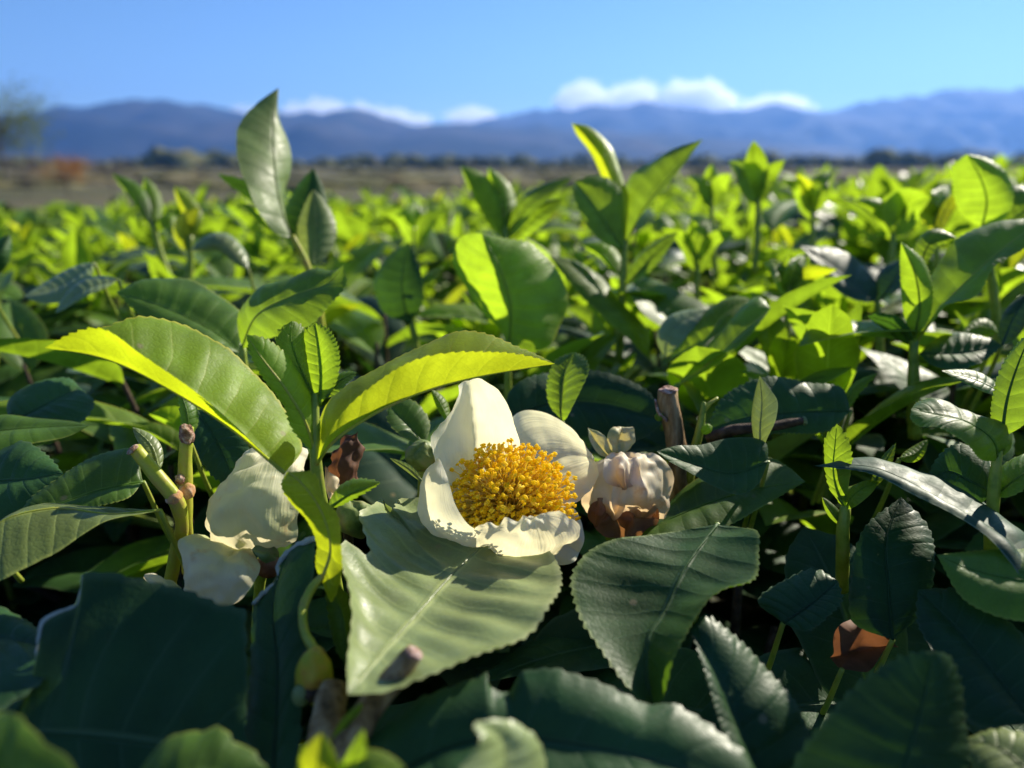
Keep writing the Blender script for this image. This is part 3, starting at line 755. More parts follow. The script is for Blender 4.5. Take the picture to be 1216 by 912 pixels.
sblade(s2, [(412, 790, 11.7), (408, 735, 12.0), (388, 685, 12.4)], 18, 20, 0.1, 0.5, MID, teeth=14)
bpart('bud', (374, 803, 10.8), (0.26, 0.26, 0.44), SCALE_, s2, axis=(0.1, 0.0, 1), seed=12, amp=0.18)
bpart('bud', (357, 826, 10.6), (0.12, 0.12, 0.16), PALE, s2, seed=13, amp=0.1)
stem(s2, [(380, 940, 9.4), (386, 880, 9.9), (394, 825, 10.4), (396, 812, 10.5)], [0.24, 0.25, 0.22, 0.17], BARK, 'twig')
stem(s2, [(400, 912, 9.5), (420, 872, 9.7), (455, 820, 9.9), (485, 783, 10.0), (493, 774, 10.0)], [0.20, 0.20, 0.17, 0.14, 0.12], BARK, 'twig')
bpart('cut_end', (492, 776, 9.97), (0.125, 0.125, 0.05), SCAR, s2, axis=(0.5, 0, 0.8), seed=14, amp=0.1)
stem(s2, [(372, 830, 10.6), (366, 790, 10.9), (370, 774, 11.0)], [0.15, 0.16, 0.1], DBARK, 'twig')
sblade(s2, [(394, 890, 9.7), (412, 862, 9.6), (430, 834, 9.6)], 10, 12, 0.0, 0.2, YOUNG, teeth=0)
sblade(s2, [(378, 950, 8.6), (378, 910, 8.0), (382, 870, 8.0)], 26, 26, 0.2, 0.2, YELLOW, teeth=0)
sblade(s2, [(400, 950, 8.5), (418, 905, 8.0), (432, 866, 8.0)], 10, 18, 0.2, 0.0, YOUNG, teeth=0)
sblade(s2, [(395, 960, 8.3), (440, 915, 7.8), (482, 912, 7.8)], 32, 20, 0.4, -0.2, YOUNG, teeth=0)
sblade(s2, [(362, 950, 8.6), (360, 905, 8.2), (360, 883, 8.2)], 7, 8, 0, 0, YOUNG, teeth=0)

# ================================================================== pruned stubs at the left
t2 = bthing('tea_twig', 'leaning green pruned stub with a reddish joint and a folded pale leaflet', 'twig', (200, 700, 15.2))
stem(t2, [(200, 700, 15.6), (210, 650, 14.9), (216, 618, 14.5), (210, 597, 14.3), (190, 570, 14.2), (160, 532, 14.2)], [0.13, 0.13, 0.13, 0.15, 0.145, 0.125], STEMY)
bpart('joint', (207, 591, 14.25), (0.17, 0.16, 0.12), JOINT, t2, axis=(-0.5, 0, 0.8), seed=5, amp=0.15)
bpart('cut_end', (158, 534, 14.15), (0.13, 0.13, 0.06), SCAR, t2, axis=(-0.6, 0, 0.7), seed=6)
sblade(t2, [(189, 560, 14.4), (180, 530, 14.5), (157, 507, 14.6)], 13, 11, -0.1, 0.2, PALE, teeth=0, label='folded pale leaflet')
t3 = bthing('tea_twig', 'upright pruned yellow green stub with a dark scarred top, left of the faded flower', 'twig', (222, 680, 15.6))
stem(t3, [(224, 680, 15.6), (221, 620, 14.9), (219, 588, 14.7), (220, 545, 14.6), (222, 507, 14.6)], [0.12, 0.12, 0.15, 0.13, 0.125], STEMY)
bpart('cut_end', (222, 516, 14.5), (0.14, 0.14, 0.22), SCAR, t3, seed=7, amp=0.3)
bpart('joint', (222, 583, 14.6), (0.155, 0.15, 0.17), JOINT, t3, seed=9, amp=0.15)
bpart('bud', (214, 569, 14.5), (0.09, 0.09, 0.1), SCAR, t3, seed=10, amp=0.3)
sleaf('small green leaf hanging behind the scarred top of the upright stub', [(224, 520, 16), (222, 490, 16), (213, 462, 16.2)], 9, 14, 0, 0.3, MID, teeth=10)
t1 = bthing('tea_twig', 'thick brown pruned woody twig behind the upside down faded flower', 'twig', (806, 640, 18.4))
stem(t1, [(808, 640, 18.4), (803, 545, 17.4), (798, 500, 17.2), (794, 462, 17.1)], [0.22, 0.22, 0.215, 0.2], BARK, wob=0.5, ns=16)
bpart('cut_end', (794, 463, 17.05), (0.2, 0.2, 0.07), SCAR, t1, axis=(0, 0, 1), seed=21, amp=0.4)
bpart('bud', (783, 495, 17.0), (0.1, 0.1, 0.1), YOUNG, t1, seed=22)
stem(t1, [(792, 500, 17.0), (782, 490, 16.9), (778, 474, 16.9)], [0.04, 0.035, 0.02], SCAR, 'side_twig')
t4 = bthing('tea_twig', 'slender green stalk with tiny buds right of the brown woody twig', 'twig', (822, 560, 17.4))
stem(t4, [(815, 600, 18.2), (822, 545, 17.4), (832, 505, 17.2), (836, 478, 17.2)], [0.13, 0.11, 0.09, 0.05], STEMG)
bpart('bud', (839, 510, 17.1), (0.12, 0.1, 0.14), YOUNG, t4, axis=(0.8, 0, 0.6), seed=23)
stem(t4, [(834, 490, 17.2), (842, 480, 17.2), (852, 473, 17.3)], [0.06, 0.05, 0.04], STEMY, 'side_twig')
t5 = bthing('tea_twig', 'dark horizontal twig with a pale cut end below the leaf with a lit rim', 'twig', (838, 515, 17.6))
stem(t5, [(838, 520, 17.8), (870, 511, 17.6), (905, 508, 17.4), (955, 500, 17.3)], [0.12, 0.13, 0.1, 0.09], DBARK, wob=0.4)
bpart('cut_end', (955, 500, 17.3), (0.11, 0.11, 0.06), PALE, t5, axis=(1, 0, 0.1), seed=24)

# ================================================================== leaf under the flower and its neighbours
rleaf('large pale sunlit mature leaf carrying the open flower, with a torn upper left edge', [(600, 625, -6.7), (551, 668, -6.75), (490, 735, -6.7), (445, 785, -6.5), (413, 825, -6.3)],
      [(560, 590, -6.5), (500, 586, -6.4), (474, 583, -6.3), (468, 600, -6.3), (455, 586, -6.25), (430, 604, -6.2), (426, 610, -6.2), (440, 652, -6.4), (436, 658, -6.4), (411, 635, -6.15), (404, 650, -6.15), (407, 684, -6.1), (420, 735, -6.15), (413, 790, -6.2)],
      [(640, 640, -6.6), (664, 668, -6.5), (657, 711, -6.4), (634, 742, -6.35), (592, 766, -6.3), (551, 780, -6.25), (503, 801, -6.25), (455, 820, -6.25)],
      PALE, teeth=30, tamp=0.0008, jag=(True, False), camber=0.06, n=170, m=10, ribm=PALE, quilt=0.022)
rleaf('broad dark leaf drooping right of the open flower with one bright folded rim', [(852, 622, 14.0), (808, 684, 12.9), (788, 729, 12.4), (770, 758, 12.0), (768, 798, 11.6), (776, 840, 11.2)],
      [(800, 632, 14.0), (763, 637, 13.8), (730, 639, 13.6), (698, 656, 13.3), (679, 684, 12.9), (684, 722, 12.4), (715, 775, 11.7), (743, 814, 11.3), (765, 836, 11.1)],
      [(878, 627, 13.8), (899, 632, 13.4), (901, 655, 12.9), (894, 690, 12.2), (858, 699, 11.9), (841, 708, 11.7), (823, 736, 11.4), (813, 757, 11.1), (800, 780, 10.9), (794, 809, 10.8), (788, 831, 10.9)],
      DARKT, teeth=34, tamp=0.0006, camber=0.05, n=170)
rleaf('green pointed leaf with a finely toothed lower edge behind the upside down faded flower', [(768, 630, 16.0), (830, 602, 16.2), (900, 580, 16.4), (956, 572, 16.5)],
      [(790, 600, 17.0), (830, 565, 17.4), (880, 540, 17.6), (918, 545, 17.3), (940, 557, 16.9)],
      [(762, 638, 15.6), (795, 639, 15.3), (832, 635, 15.4), (872, 622, 15.7), (908, 600, 16.1)], MID, teeth=30, tamp=0.0003, camber=0.08)
rleaf('dark bluish curled leaf with one lit rolled edge right of the woody twig', [(912, 548, 16.0), (870, 562, 15.8), (825, 552, 15.7), (780, 536, 15.6)],
      [(900, 575, 15.7), (880, 588, 15.5), (850, 580, 15.4), (815, 560, 15.4), (790, 545, 15.5)],
      [(910, 528, 16.2), (870, 520, 16.2), (830, 528, 16.0), (800, 530, 15.8)], DARK, teeth=0, camber=0.1)
rleaf('thin upright leaf with a pale sunlit right half, right of the woody twig', [(904, 548, 16.4), (903, 510, 16.4), (905, 475, 16.5), (902, 446, 16.6)],
      [(897, 530, 16.6), (893, 500, 16.8), (896, 470, 16.9)], [(909, 525, 16.2), (922, 496, 16.0), (924, 478, 16.1), (912, 459, 16.4)], PALE, teeth=0, camber=0.1)  # sun on the right half is put into this pale leaf colour
rleaf('broad dark leaf with a lit toothed upper rim behind the thin upright leaf', [(1010, 488, 18.0), (940, 490, 18.0), (870, 500, 17.9), (838, 512, 17.8)],
      [(985, 510, 17.7), (930, 515, 17.7), (880, 515, 17.7)], [(1000, 460, 18.3), (960, 453, 18.5), (905, 449, 18.5), (860, 470, 18.3)], DARK, teeth=30)
sleaf('short bright curled leaf lit from behind right of the thin upright leaf', [(1002, 492, 18.2), (1012, 465, 18.2), (1042, 443, 18.3)], 6, 9, 0.3, 0.0, YOUNG, teeth=8, pet=3)
sleaf('narrow bright leaf above the dark leaf with a lit rim', [(935, 462, 20), (975, 448, 20), (1012, 436, 20.2)], 7, 9, 0.6, -0.2, YOUNG, teeth=0)

# ---- right side
s3 = bthing('tea_shoot', 'small shaded shoot with a half glowing leaf under the long crossing leaf', 'shoot', (1002, 680, 15.6))
stem(s3, [(1000, 700, 15.9), (1001, 650, 15.2), (1002, 618, 15.0), (1004, 602, 15.0)], [0.13, 0.125, 0.12, 0.1], STEMG)
blade(s3, [(1004, 606, 15.0), (990, 560, 15.2), (992, 525, 15.3), (994, 503, 15.4)], [(985, 580, 15.2), (979, 545, 15.5), (980, 518, 15.6)], [(1008, 575, 14.8), (1012, 545, 14.9), (1004, 515, 15.2)], YOUNG, teeth=12)
blade(s3, [(1005, 606, 15.0), (1012, 590, 14.8), (1028, 578, 14.7), (1044, 572, 14.7)], [(1000, 580, 15.2), (1012, 576, 15.2), (1030, 570, 15.0)], [(1020, 598, 14.5), (1035, 585, 14.5)], YOUNG, teeth=0)
sblade(s3, [(1002, 625, 15.1), (985, 605, 15.0), (976, 590, 15.1)], 6, 9, 0.1, 0.1, MID, teeth=0)
sblade(s3, [(1035, 580, 15.4), (1048, 555, 15.6), (1064, 526, 15.8)], 8, 9, 0.3, 0.0, MID, teeth=0)
rleaf('long narrow dark leaf crossing the right side almost edge-on with a white glint', [(1225, 672, 12.6), (1180, 630, 13.2), (1130, 603, 13.8), (1085, 575, 14.3), (1040, 556, 14.7), (967, 553, 15.0)],
      [(1225, 690, 12.2), (1175, 640, 12.8), (1130, 612, 13.4), (1085, 588, 13.9), (1035, 563, 14.5)],
      [(1225, 640, 13.6), (1185, 612, 14.2), (1140, 580, 14.8), (1090, 560, 15.2), (1040, 545, 15.4)], GLOSS, teeth=20, tamp=0.0003, pet=0)
s4 = bthing('tea_shoot', 'shaded shoot at the right edge with a bluish spoon shaped leaf', 'shoot', (1178, 660, 14.6))
stem(s4, [(1177, 690, 15.0), (1178, 620, 14.2), (1181, 570, 14.0), (1186, 530, 14.0)], [0.14, 0.12, 0.11, 0.08], STEMG)
blade(s4, [(1184, 548, 14.0), (1180, 525, 13.8), (1145, 500, 13.8), (1110, 492, 13.9), (1082, 486, 14.1)],
      [(1165, 545, 13.6), (1145, 525, 13.4), (1110, 508, 13.5), (1092, 507, 13.7), (1082, 498, 13.9)],
      [(1202, 530, 14.2), (1198, 505, 14.4), (1160, 495, 14.5), (1135, 487, 14.6), (1112, 474, 14.6), (1090, 478, 14.4)], MID, teeth=30, tamp=0.0004, camber=0.12, label='spoon-shaped bluish leaf')
blade(s4, [(1190, 520, 14.1), (1195, 480, 14.2), (1210, 430, 14.4), (1230, 385, 14.6)], [(1178, 500, 14.4), (1180, 465, 14.6), (1195, 425, 14.7)], [(1215, 505, 14.0), (1235, 460, 14.0), (1240, 420, 14.2)], MID, teeth=24, label='big upright leaf')
blade(s4, [(1180, 585, 14.2), (1150, 570, 14.4), (1125, 560, 14.8), (1100, 575, 15.0)], [(1160, 600, 14.2), (1125, 598, 14.5)], [(1165, 535, 14.8), (1135, 528, 15.0), (1110, 548, 15.1)], DARK, teeth=20)
blade(s4, [(1182, 590, 14.1), (1205, 570, 13.8), (1235, 550, 13.8)], [(1190, 555, 14.4), (1215, 540, 14.4)], [(1200, 590, 13.7), (1225, 575, 13.6)], MID, teeth=12)
rleaf('broad dark leaf below the long crossing leaf at the right edge', [(1290, 690, 11.8), (1220, 690, 12.2), (1160, 678, 12.5), (1112, 659, 12.8)], [(1260, 735, 11.6), (1200, 736, 11.9), (1150, 715, 12.2)], [(1270, 655, 12.6), (1210, 652, 12.9), (1150, 655, 13.0)], MID, teeth=24, tamp=0.0003, pet=0)
rleaf('large dark toothed leaf with its midrib upright in the bottom right corner', [(1040, 1000, 9.2), (1072, 915, 9.5), (1093, 845, 9.8), (1110, 773, 10.1)],
      [(930, 960, 9.4), (944, 909, 9.5), (977, 856, 9.6), (1002, 826, 9.7), (1034, 799, 9.8), (1062, 784, 9.9), (1094, 774, 10.0)],
      [(1140, 950, 9.6), (1148, 905, 9.9), (1143, 850, 10.1), (1138, 804, 10.2), (1128, 780, 10.2)], DEEPSHADE, teeth=24, tamp=0.0008, camber=0.06, pet=0)
rleaf('dark folded leaf with one sunlit patch below the drooping leaf', [(935, 985, 9.9), (900, 922, 10.3), (870, 850, 10.7), (845, 792, 11.1), (820, 748, 11.5)],
      [(900, 940, 9.8), (862, 870, 10.3), (838, 800, 10.9)],
      [(985, 925, 10.3), (962, 870, 10.7), (945, 835, 10.9), (912, 798, 11.3), (885, 765, 11.5), (860, 744, 11.6), (838, 730, 11.7)], DEEPSHADE, teeth=28, tamp=0.0006, pet=0)
rleaf('very dark wide leaf filling the bottom middle with a chewed upper edge', [(400, 960, 9.1), (560, 880, 9.6), (720, 890, 9.6), (900, 940, 9.3)],
      [(430, 880, 9.7), (500, 830, 10.0), (578, 800, 10.2), (582, 818, 10.1), (604, 824, 10.1), (620, 796, 10.2), (658, 793, 10.2), (715, 811, 10.2), (768, 836, 10.1), (800, 833, 10.1), (840, 856, 10.0), (884, 892, 9.7)],
      [(520, 1000, 8.9), (760, 1010, 8.9)], DEEPSHADE, teeth=30, tamp=0.0005, jag=(True, False), pet=0, n=180)
rleaf('pale blurred leaf with a curled tip rising from the bottom edge', [(590, 985, 7.9), (598, 930, 8.0), (600, 885, 8.2), (566, 857, 8.0)],
      [(545, 960, 7.4), (546, 912, 7.6), (570, 878, 7.8), (562, 864, 7.9)], [(648, 960, 8.4), (648, 905, 8.5), (640, 880, 8.5), (608, 856, 8.4)], PALE, teeth=10, tamp=0.0004, pet=0)
# ---- lower left
b1 = rleaf('huge dark bluish leaf in the lower left with a chewed left edge', [(-90, 880, 10.00), (55, 872, 10.04), (187, 884, 9.98), (310, 905, 9.86)],
      [(-20, 860, 10.11), (46, 838, 10.23), (47, 763, 10.64), (50, 738, 10.78), (66, 729, 10.83), (92, 718, 10.89), (97, 703, 10.97), (98, 681, 11.09), (128, 680, 11.10), (166, 687, 11.06), (221, 700, 10.99), (262, 718, 10.89), (290, 722, 10.87), (293, 750, 10.71), (294, 804, 10.42), (290, 872, 10.04)],
      [(50, 980, 9.45), (190, 985, 9.42)], DEEPSHADE, teeth=26, tamp=0.0005, jag=(True, False), pet=0, n=180, m=9, camber=0.03)
stem(b1, [(46, 838, 10.26), (47, 763, 10.67), (52, 738, 10.81), (66, 729, 10.86), (92, 718, 10.92), (97, 703, 11.00), (98, 683, 11.11)], [0.03, 0.045, 0.035, 0.03, 0.03, 0.03, 0.02], TORN, 'torn_edge', wob=0.6, ns=6, n=60)
b0 = rleaf('dark leaf under the chewed edge of the huge leaf at the left border', [(-120, 800, -6.9), (-40, 760, -6.9), (60, 770, -6.8)], [(-100, 730, -6.8), (-20, 718, -6.8), (30, 735, -6.8)], [(-80, 860, -6.9), (0, 850, -6.9), (48, 820, -6.8)], DEEPSHADE, teeth=16, pet=0)
b2 = rleaf('dark folded leaf with a ragged white torn tip beside the curled bright leaf', [(320, 985, 9.4), (326, 900, 10.3), (330, 800, 11.3), (327, 700, 12.4), (345, 650, 12.9)],
      [(284, 960, 10.0), (290, 880, 10.7), (297, 800, 11.5), (300, 720, 12.3), (325, 690, 12.6), (333, 668, 12.8)],
      [(352, 960, 9.7), (356, 880, 10.4), (360, 800, 11.1), (366, 740, 11.7), (372, 690, 12.2), (375, 645, 12.6), (362, 640, 12.8)], DEEPSHADE, teeth=20, jag=(True, True), pet=0)
stem(b2, [(300, 718, 12.25), (318, 700, 12.45), (333, 690, 12.55), (330, 672, 12.72), (348, 652, 12.8), (372, 640, 12.6)], [0.03, 0.04, 0.05, 0.03, 0.06, 0.05], TORN, 'torn_edge', wob=0.8, ns=6, n=50)
rleaf('blurred leaf with a thick bright rim in the bottom left corner', [(-70, 960, 7.0), (0, 930, 7.2), (80, 960, 7.2)], [(-40, 860, 7.6), (0, 846, 7.7), (18, 848, 7.6), (52, 881, 7.4), (90, 915, 7.3)], [(0, 990, 6.9), (60, 990, 6.9)], MID, teeth=10, tamp=0.0003, pet=0)
rleaf('blurred leaf with a bumpy bright rim at the bottom edge', [(150, 960, 8.2), (220, 920, 8.3), (290, 925, 8.4), (320, 915, 8.5)], [(172, 908, 8.6), (214, 871, 8.8), (240, 868, 8.8), (262, 862, 8.8), (273, 874, 8.7), (303, 896, 8.6)], [(220, 970, 7.9), (290, 965, 8.0)], MID, teeth=8, tamp=0.0006, pet=0)
rleaf('olive leaf striped with light and shade pointing out of the left edge', [(190, 606, 14.0), (135, 611, 13.7), (60, 604, 13.4), (0, 620, 13.0), (-40, 690, 12.4)],
      [(120, 622, 13.2), (100, 634, 13.0), (70, 654, 12.7), (30, 675, 12.4), (4, 690, 12.2)],
      [(140, 603, 13.9), (100, 602, 13.9), (47, 599, 13.7), (10, 612, 13.4), (-20, 640, 13.0)], OLIVE, teeth=10, tamp=0.0003, ribm=STEMY, camber=0.04)
rleaf('leaf with a sunlit toothed upper edge right above the olive striped leaf', [(170, 572, 15.6), (120, 582, 15.2), (60, 602, 14.8), (20, 615, 14.6)],
      [(150, 592, 15.0), (100, 604, 14.7), (50, 616, 14.5)], [(153, 533, 16.2), (120, 539, 16.0), (90, 554, 15.7), (60, 573, 15.3), (38, 590, 15.0)], MID, teeth=24, tamp=0.0005)
rleaf('dark broad leaf at the left edge with a thin web on its tip', [(-60, 580, 15.8), (-10, 572, 15.6), (40, 568, 15.5), (75, 562, 15.5)], [(-30, 535, 16.6), (0, 530, 16.6), (25, 525, 16.5), (55, 540, 16.1)], [(-20, 620, 14.9), (25, 610, 14.9), (60, 590, 15.2)], DARK, teeth=16)
rleaf('rounded dark leaf at the left edge below the long leaf pointing left', [(10, 505, 17.8), (40, 488, 18.2), (75, 470, 18.8), (95, 460, 19.2)], [(15, 470, 18.8), (50, 452, 19.4), (80, 450, 19.6)], [(50, 510, 17.6), (95, 505, 17.9), (112, 480, 18.6)], DARK, teeth=18)
rleaf('flat dark green leaf pointing right from the left edge', [(-60, 525, 16.8), (0, 512, 17.0), (60, 507, 17.2), (107, 505, 17.3)], [(-20, 498, 17.5), (40, 496, 17.6), (85, 500, 17.5)], [(-20, 540, 16.2), (40, 528, 16.6), (85, 516, 17.0)], MID, teeth=0)
rleaf('dark mature leaf hanging behind the upright stub', [(232, 486, 17.4), (255, 520, 17.0), (280, 575, 16.4)], [(265, 490, 17.4), (292, 520, 17.0), (296, 555, 16.6)], [(226, 515, 17.0), (240, 550, 16.6), (262, 572, 16.4)], DEEPSHADE, teeth=18)
# ---- behind the flower
rleaf('very dark mature leaf spread flat behind the top of the open flower', [(600, 500, 19.0), (650, 480, 19.6), (720, 480, 19.8), (790, 500, 19.4)], [(605, 465, 19.5), (660, 440, 20.1), (730, 445, 20.1), (775, 470, 19.7)], [(640, 520, 19.2), (700, 528, 19.2), (760, 522, 19.1)], DEEPSHADE, teeth=24)
rleaf('green leaf with a curled pale toothed edge just above the right white petal', [(668, 500, 17.6), (668, 470, 17.9), (672, 440, 18.3), (682, 418, 18.6)], [(652, 480, 18.0), (650, 450, 18.4), (662, 425, 18.7)], [(675, 495, 17.2), (690, 468, 17.3), (700, 440, 17.6), (694, 424, 18.1)], MID, teeth=16, tamp=0.0007, ribm=STEMY)
rleaf('small green leaf between the long toothed leaf and the open flower', [(505, 530, 16.6), (480, 500, 16.9), (462, 480, 17.2)], [(480, 520, 16.4), (460, 500, 16.8)], [(510, 500, 17.0), (485, 475, 17.3)], MID, teeth=10)
sleaf('thin narrow leaf poking left from behind the open flower', [(502, 572, 15.5), (484, 556, 15.4), (463, 544, 15.4)], 4, 5, 0.2, 0, PALE, teeth=0, pet=2)
sleaf('bright strap-like leaf standing behind the tall petal', [(532, 500, 16.8), (522, 478, 16.9), (512, 462, 17.0)], 6, 9, 0.1, 0.3, YOUNG, teeth=0)
rleaf('reddish dead leaf lying deep in the shade at the lower right', [(1000, 795, 13.6), (1022, 765, 14.3), (1040, 735, 14.0), (1055, 706, 14.4)], [(985, 780, 14.4), (1004, 752, 14.0), (1008, 735, 14.7), (1034, 712, 14.3)], [(1030, 790, 13.7), (1062, 768, 14.4), (1060, 745, 13.8), (1092, 735, 14.2), (1076, 716, 14.5)], DEADLEAF, teeth=0, curl=0.9, name='dead_leaf', jag=(True, True), rib=False, m=10)
rleaf('shaded leaf with thin pale torn edges above the reddish dead leaf', [(930, 740, 13.4), (960, 720, 13.6), (995, 690, 13.9)], [(900, 715, 13.8), (930, 690, 14.1), (970, 675, 14.2)], [(955, 750, 13.2), (985, 730, 13.3), (1000, 710, 13.6)], DEEPSHADE, teeth=14)
rleaf('dark leaf in the shade under the small glowing shoot', [(1060, 760, 13.6), (1055, 700, 14.2), (1052, 640, 14.8), (1070, 590, 15.4)], [(1015, 740, 14.0), (1010, 690, 14.5), (1025, 630, 15.0)], [(1100, 720, 13.9), (1110, 670, 14.3), (1100, 620, 15.0)], DEEPSHADE, teeth=18)
rleaf('dark smooth leaf in deep shade behind the bottom right toothed leaf', [(1230, 860, 10.8), (1180, 800, 11.6), (1130, 740, 12.4), (1090, 700, 13.0)], [(1160, 860, 11.0), (1125, 800, 11.7), (1090, 740, 12.5)], [(1240, 800, 11.4), (1200, 740, 12.1), (1140, 700, 12.8)], DEEPSHADE, teeth=16, pet=0)
rleaf('greyish green leaf in the bottom right corner', [(1250, 960, 9.0), (1215, 910, 9.6), (1180, 885, 10.0), (1140, 880, 10.3)], [(1190, 960, 9.3), (1160, 920, 9.8)], [(1240, 880, 9.9), (1190, 865, 10.3)], OLIVE, teeth=12, pet=0)

# ================================================================== middle distance: single leaves and shoots in front of the blurred hedge
ms = bthing('tea_shoot', 'upright young shoot behind the flower with a broad half lit leaf', 'shoot', (606, 520, 22.5))
stem(ms, [(600, 540, 23), (603, 470, 22.5), (603, 410, 22.2)], [0.13, 0.12, 0.09], STEMG)
blade(ms, [(604, 415, 22.2), (606, 365, 22.0), (592, 315, 21.8), (572, 277, 22.0)],
      [(594, 393, 22.6), (570, 368, 23.0), (553, 346, 23.3), (539, 313, 23.4), (543, 287, 23.0), (556, 278, 22.5)],
      [(620, 420, 22.4), (648, 414, 22.8), (664, 390, 23.2), (673, 360, 23.4), (668, 335, 23.4), (655, 312, 23.2), (632, 290, 22.8), (606, 284, 22.4)], YOUNG, teeth=34, tamp=0.0006, camber=0.08, ribm=YOUNG, label='broad leaf half lit through by the sun')
blade(ms, [(772, 428, 25.5), (760, 392, 25.6), (728, 360, 25.8), (690, 322, 26.0), (653, 305, 26.2)],
      [(762, 418, 25.2), (728, 386, 25.0), (700, 362, 25.1), (676, 337, 25.4)], [(768, 392, 26.2), (740, 362, 26.6), (710, 328, 26.8), (678, 308, 26.6)], YOUNG, teeth=20, label='narrow leaf with a pale glossy upper side')
m3 = bthing('tea_shoot', 'pair of broad green leaves just behind the bright shoot on the left', 'shoot', (292, 520, 19.6))
stem(m3, [(300, 540, 19.8), (292, 470, 19.4), (288, 410, 19.2)], [0.13, 0.12, 0.08], STEMG)
blade(m3, [(287, 420, 19.3), (250, 392, 19.6), (195, 365, 20.0), (138, 347, 20.3)], [(262, 420, 18.8), (215, 398, 19.2), (165, 372, 19.8)], [(290, 378, 20.4), (262, 352, 20.9), (215, 330, 21.2), (172, 332, 20.9)], MID, teeth=22, tamp=0.0005, label='broad leaf pointing left')
blade(m3, [(287, 415, 19.2), (305, 375, 18.8), (350, 350, 18.6), (395, 332, 18.6), (408, 315, 18.7)], [(284, 370, 19.4), (306, 345, 19.6), (342, 330, 19.5), (376, 320, 19.2), (394, 322, 19.0)], [(330, 398, 18.2), (372, 383, 18.0), (393, 360, 18.1), (411, 337, 18.4)], MID, teeth=26, tamp=0.0005, camber=0.1, ribm=STEMY, label='leaf with its tip curled up')
m6 = bthing('tea_shoot', 'tallest shoot, left of the middle, with a pale upright leaf rising above the mountains', 'shoot', (378, 420, 24.5))
stem(m6, [(385, 430, 25), (375, 350, 24.6), (362, 310, 24.3), (347, 280, 24.0)], [0.14, 0.12, 0.11, 0.09], STEMY)
blade(m6, [(346, 284, 24.0), (332, 240, 24.1), (326, 195, 24.4), (324, 150, 25.0), (331, 104, 25.8)],
      [(331, 279, 23.6), (312, 257, 23.1), (290, 215, 23.2), (281, 172, 23.8), (283, 150, 24.4), (304, 123, 25.2)],
      [(341, 265, 24.5), (337, 235, 24.9), (347, 198, 25.4), (345, 174, 25.6), (331, 138, 25.6)], TALL, teeth=10, tamp=0.0002, camber=0.06, label='tall pale upright leaf')
sblade(m6, [(372, 315, 24.6), (375, 270, 25.0), (372, 225, 25.6)], 22, 26, 0.6, 0.5, TALL, teeth=10, label='shorter pale leaf in half shade')
sblade(m6, [(350, 300, 25.4), (365, 250, 26.0), (372, 200, 26.6)], 28, 26, 0.3, 0.3, DARK, teeth=12)
sblade(m6, [(350, 285, 25.6), (310, 235, 25.8), (258, 206, 26.0)], 12, 12, 0.5, -0.3, DARK, teeth=8)
sblade(m6, [(352, 288, 24.8), (318, 262, 25.0), (285, 240, 25.2)], 8, 8, 0.4, 0, YOUNG, teeth=0)
m7 = bthing('tea_shoot', 'tall shoot right of the middle with one bright yellow leaf at its top', 'shoot', (738, 380, 26.2))
stem(m7, [(735, 430, 26.6), (738, 360, 26.3), (741, 318, 26.1), (742, 285, 26.0)], [0.16, 0.14, 0.13, 0.1], STEMG)
blade(m7, [(742, 300, 26.0), (738, 240, 26.2), (716, 180, 26.4), (679, 146, 26.6)], [(725, 232, 26.8), (700, 182, 27.2), (684, 158, 27.0)], [(748, 240, 26.4), (738, 205, 26.7), (724, 170, 26.9), (702, 151, 26.8)], YELLOW, teeth=10, tamp=0.0002, label='bright yellow upright leaf')
blade(m7, [(742, 295, 26.0), (760, 255, 25.8), (792, 212, 25.8), (835, 165, 25.8)], [(740, 250, 26.6), (747, 212, 26.9), (778, 189, 26.8), (808, 174, 26.4)], [(752, 270, 25.7), (780, 235, 25.5), (808, 200, 25.5)], MID, teeth=16, tamp=0.0003, ribm=STEMY, label='long pointed leaf')
blade(m7, [(740, 298, 25.9), (720, 265, 25.6), (700, 235, 25.5), (682, 215, 25.5)], [(712, 285, 25.4), (690, 255, 25.2), (680, 228, 25.2)], [(742, 260, 25.9), (735, 225, 26.0), (710, 208, 25.8)], MID, teeth=12, label='shaded broad leaf')
sblade(m7, [(740, 330, 26.1), (715, 300, 26.4), (690, 290, 26.8)], 7, 14, 0.2, 0.5, YOUNG, teeth=10)
sblade(m7, [(742, 340, 26.0), (770, 310, 25.8), (805, 275, 25.8)], 14, 10, 0.6, -0.2, MID, teeth=10)
m9 = bthing('tea_shoot', 'shoot at the right edge with a rounded leaf crossed by a sharp shadow', 'shoot', (1180, 400, 25.0))
stem(m9, [(1185, 440, 25.4), (1180, 350, 25.0), (1168, 275, 24.6)], [0.15, 0.14, 0.1], STEMG)
blade(m9, [(1166, 270, 24.5), (1172, 240, 24.4), (1162, 205, 24.5), (1148, 183, 24.8)], [(1145, 258, 24.9), (1131, 225, 25.2), (1132, 195, 25.2)], [(1190, 262, 24.4), (1204, 232, 24.4), (1195, 205, 24.6), (1172, 188, 24.8)], YOUNG, teeth=14)
blade(m9, [(1172, 290, 24.8), (1200, 262, 24.5), (1240, 235, 24.5)], [(1170, 250, 25.4), (1205, 220, 25.4)], [(1200, 285, 24.2), (1235, 265, 24.1)], MID, teeth=14)
m10 = bthing('tea_shoot', 'large shoot at the right with a long leaf cut diagonally by shade', 'shoot', (1088, 470, 20.2))
stem(m10, [(1086, 520, 20.6), (1085, 455, 20.2), (1085, 405, 20.0)], [0.17, 0.15, 0.12], STEMG)
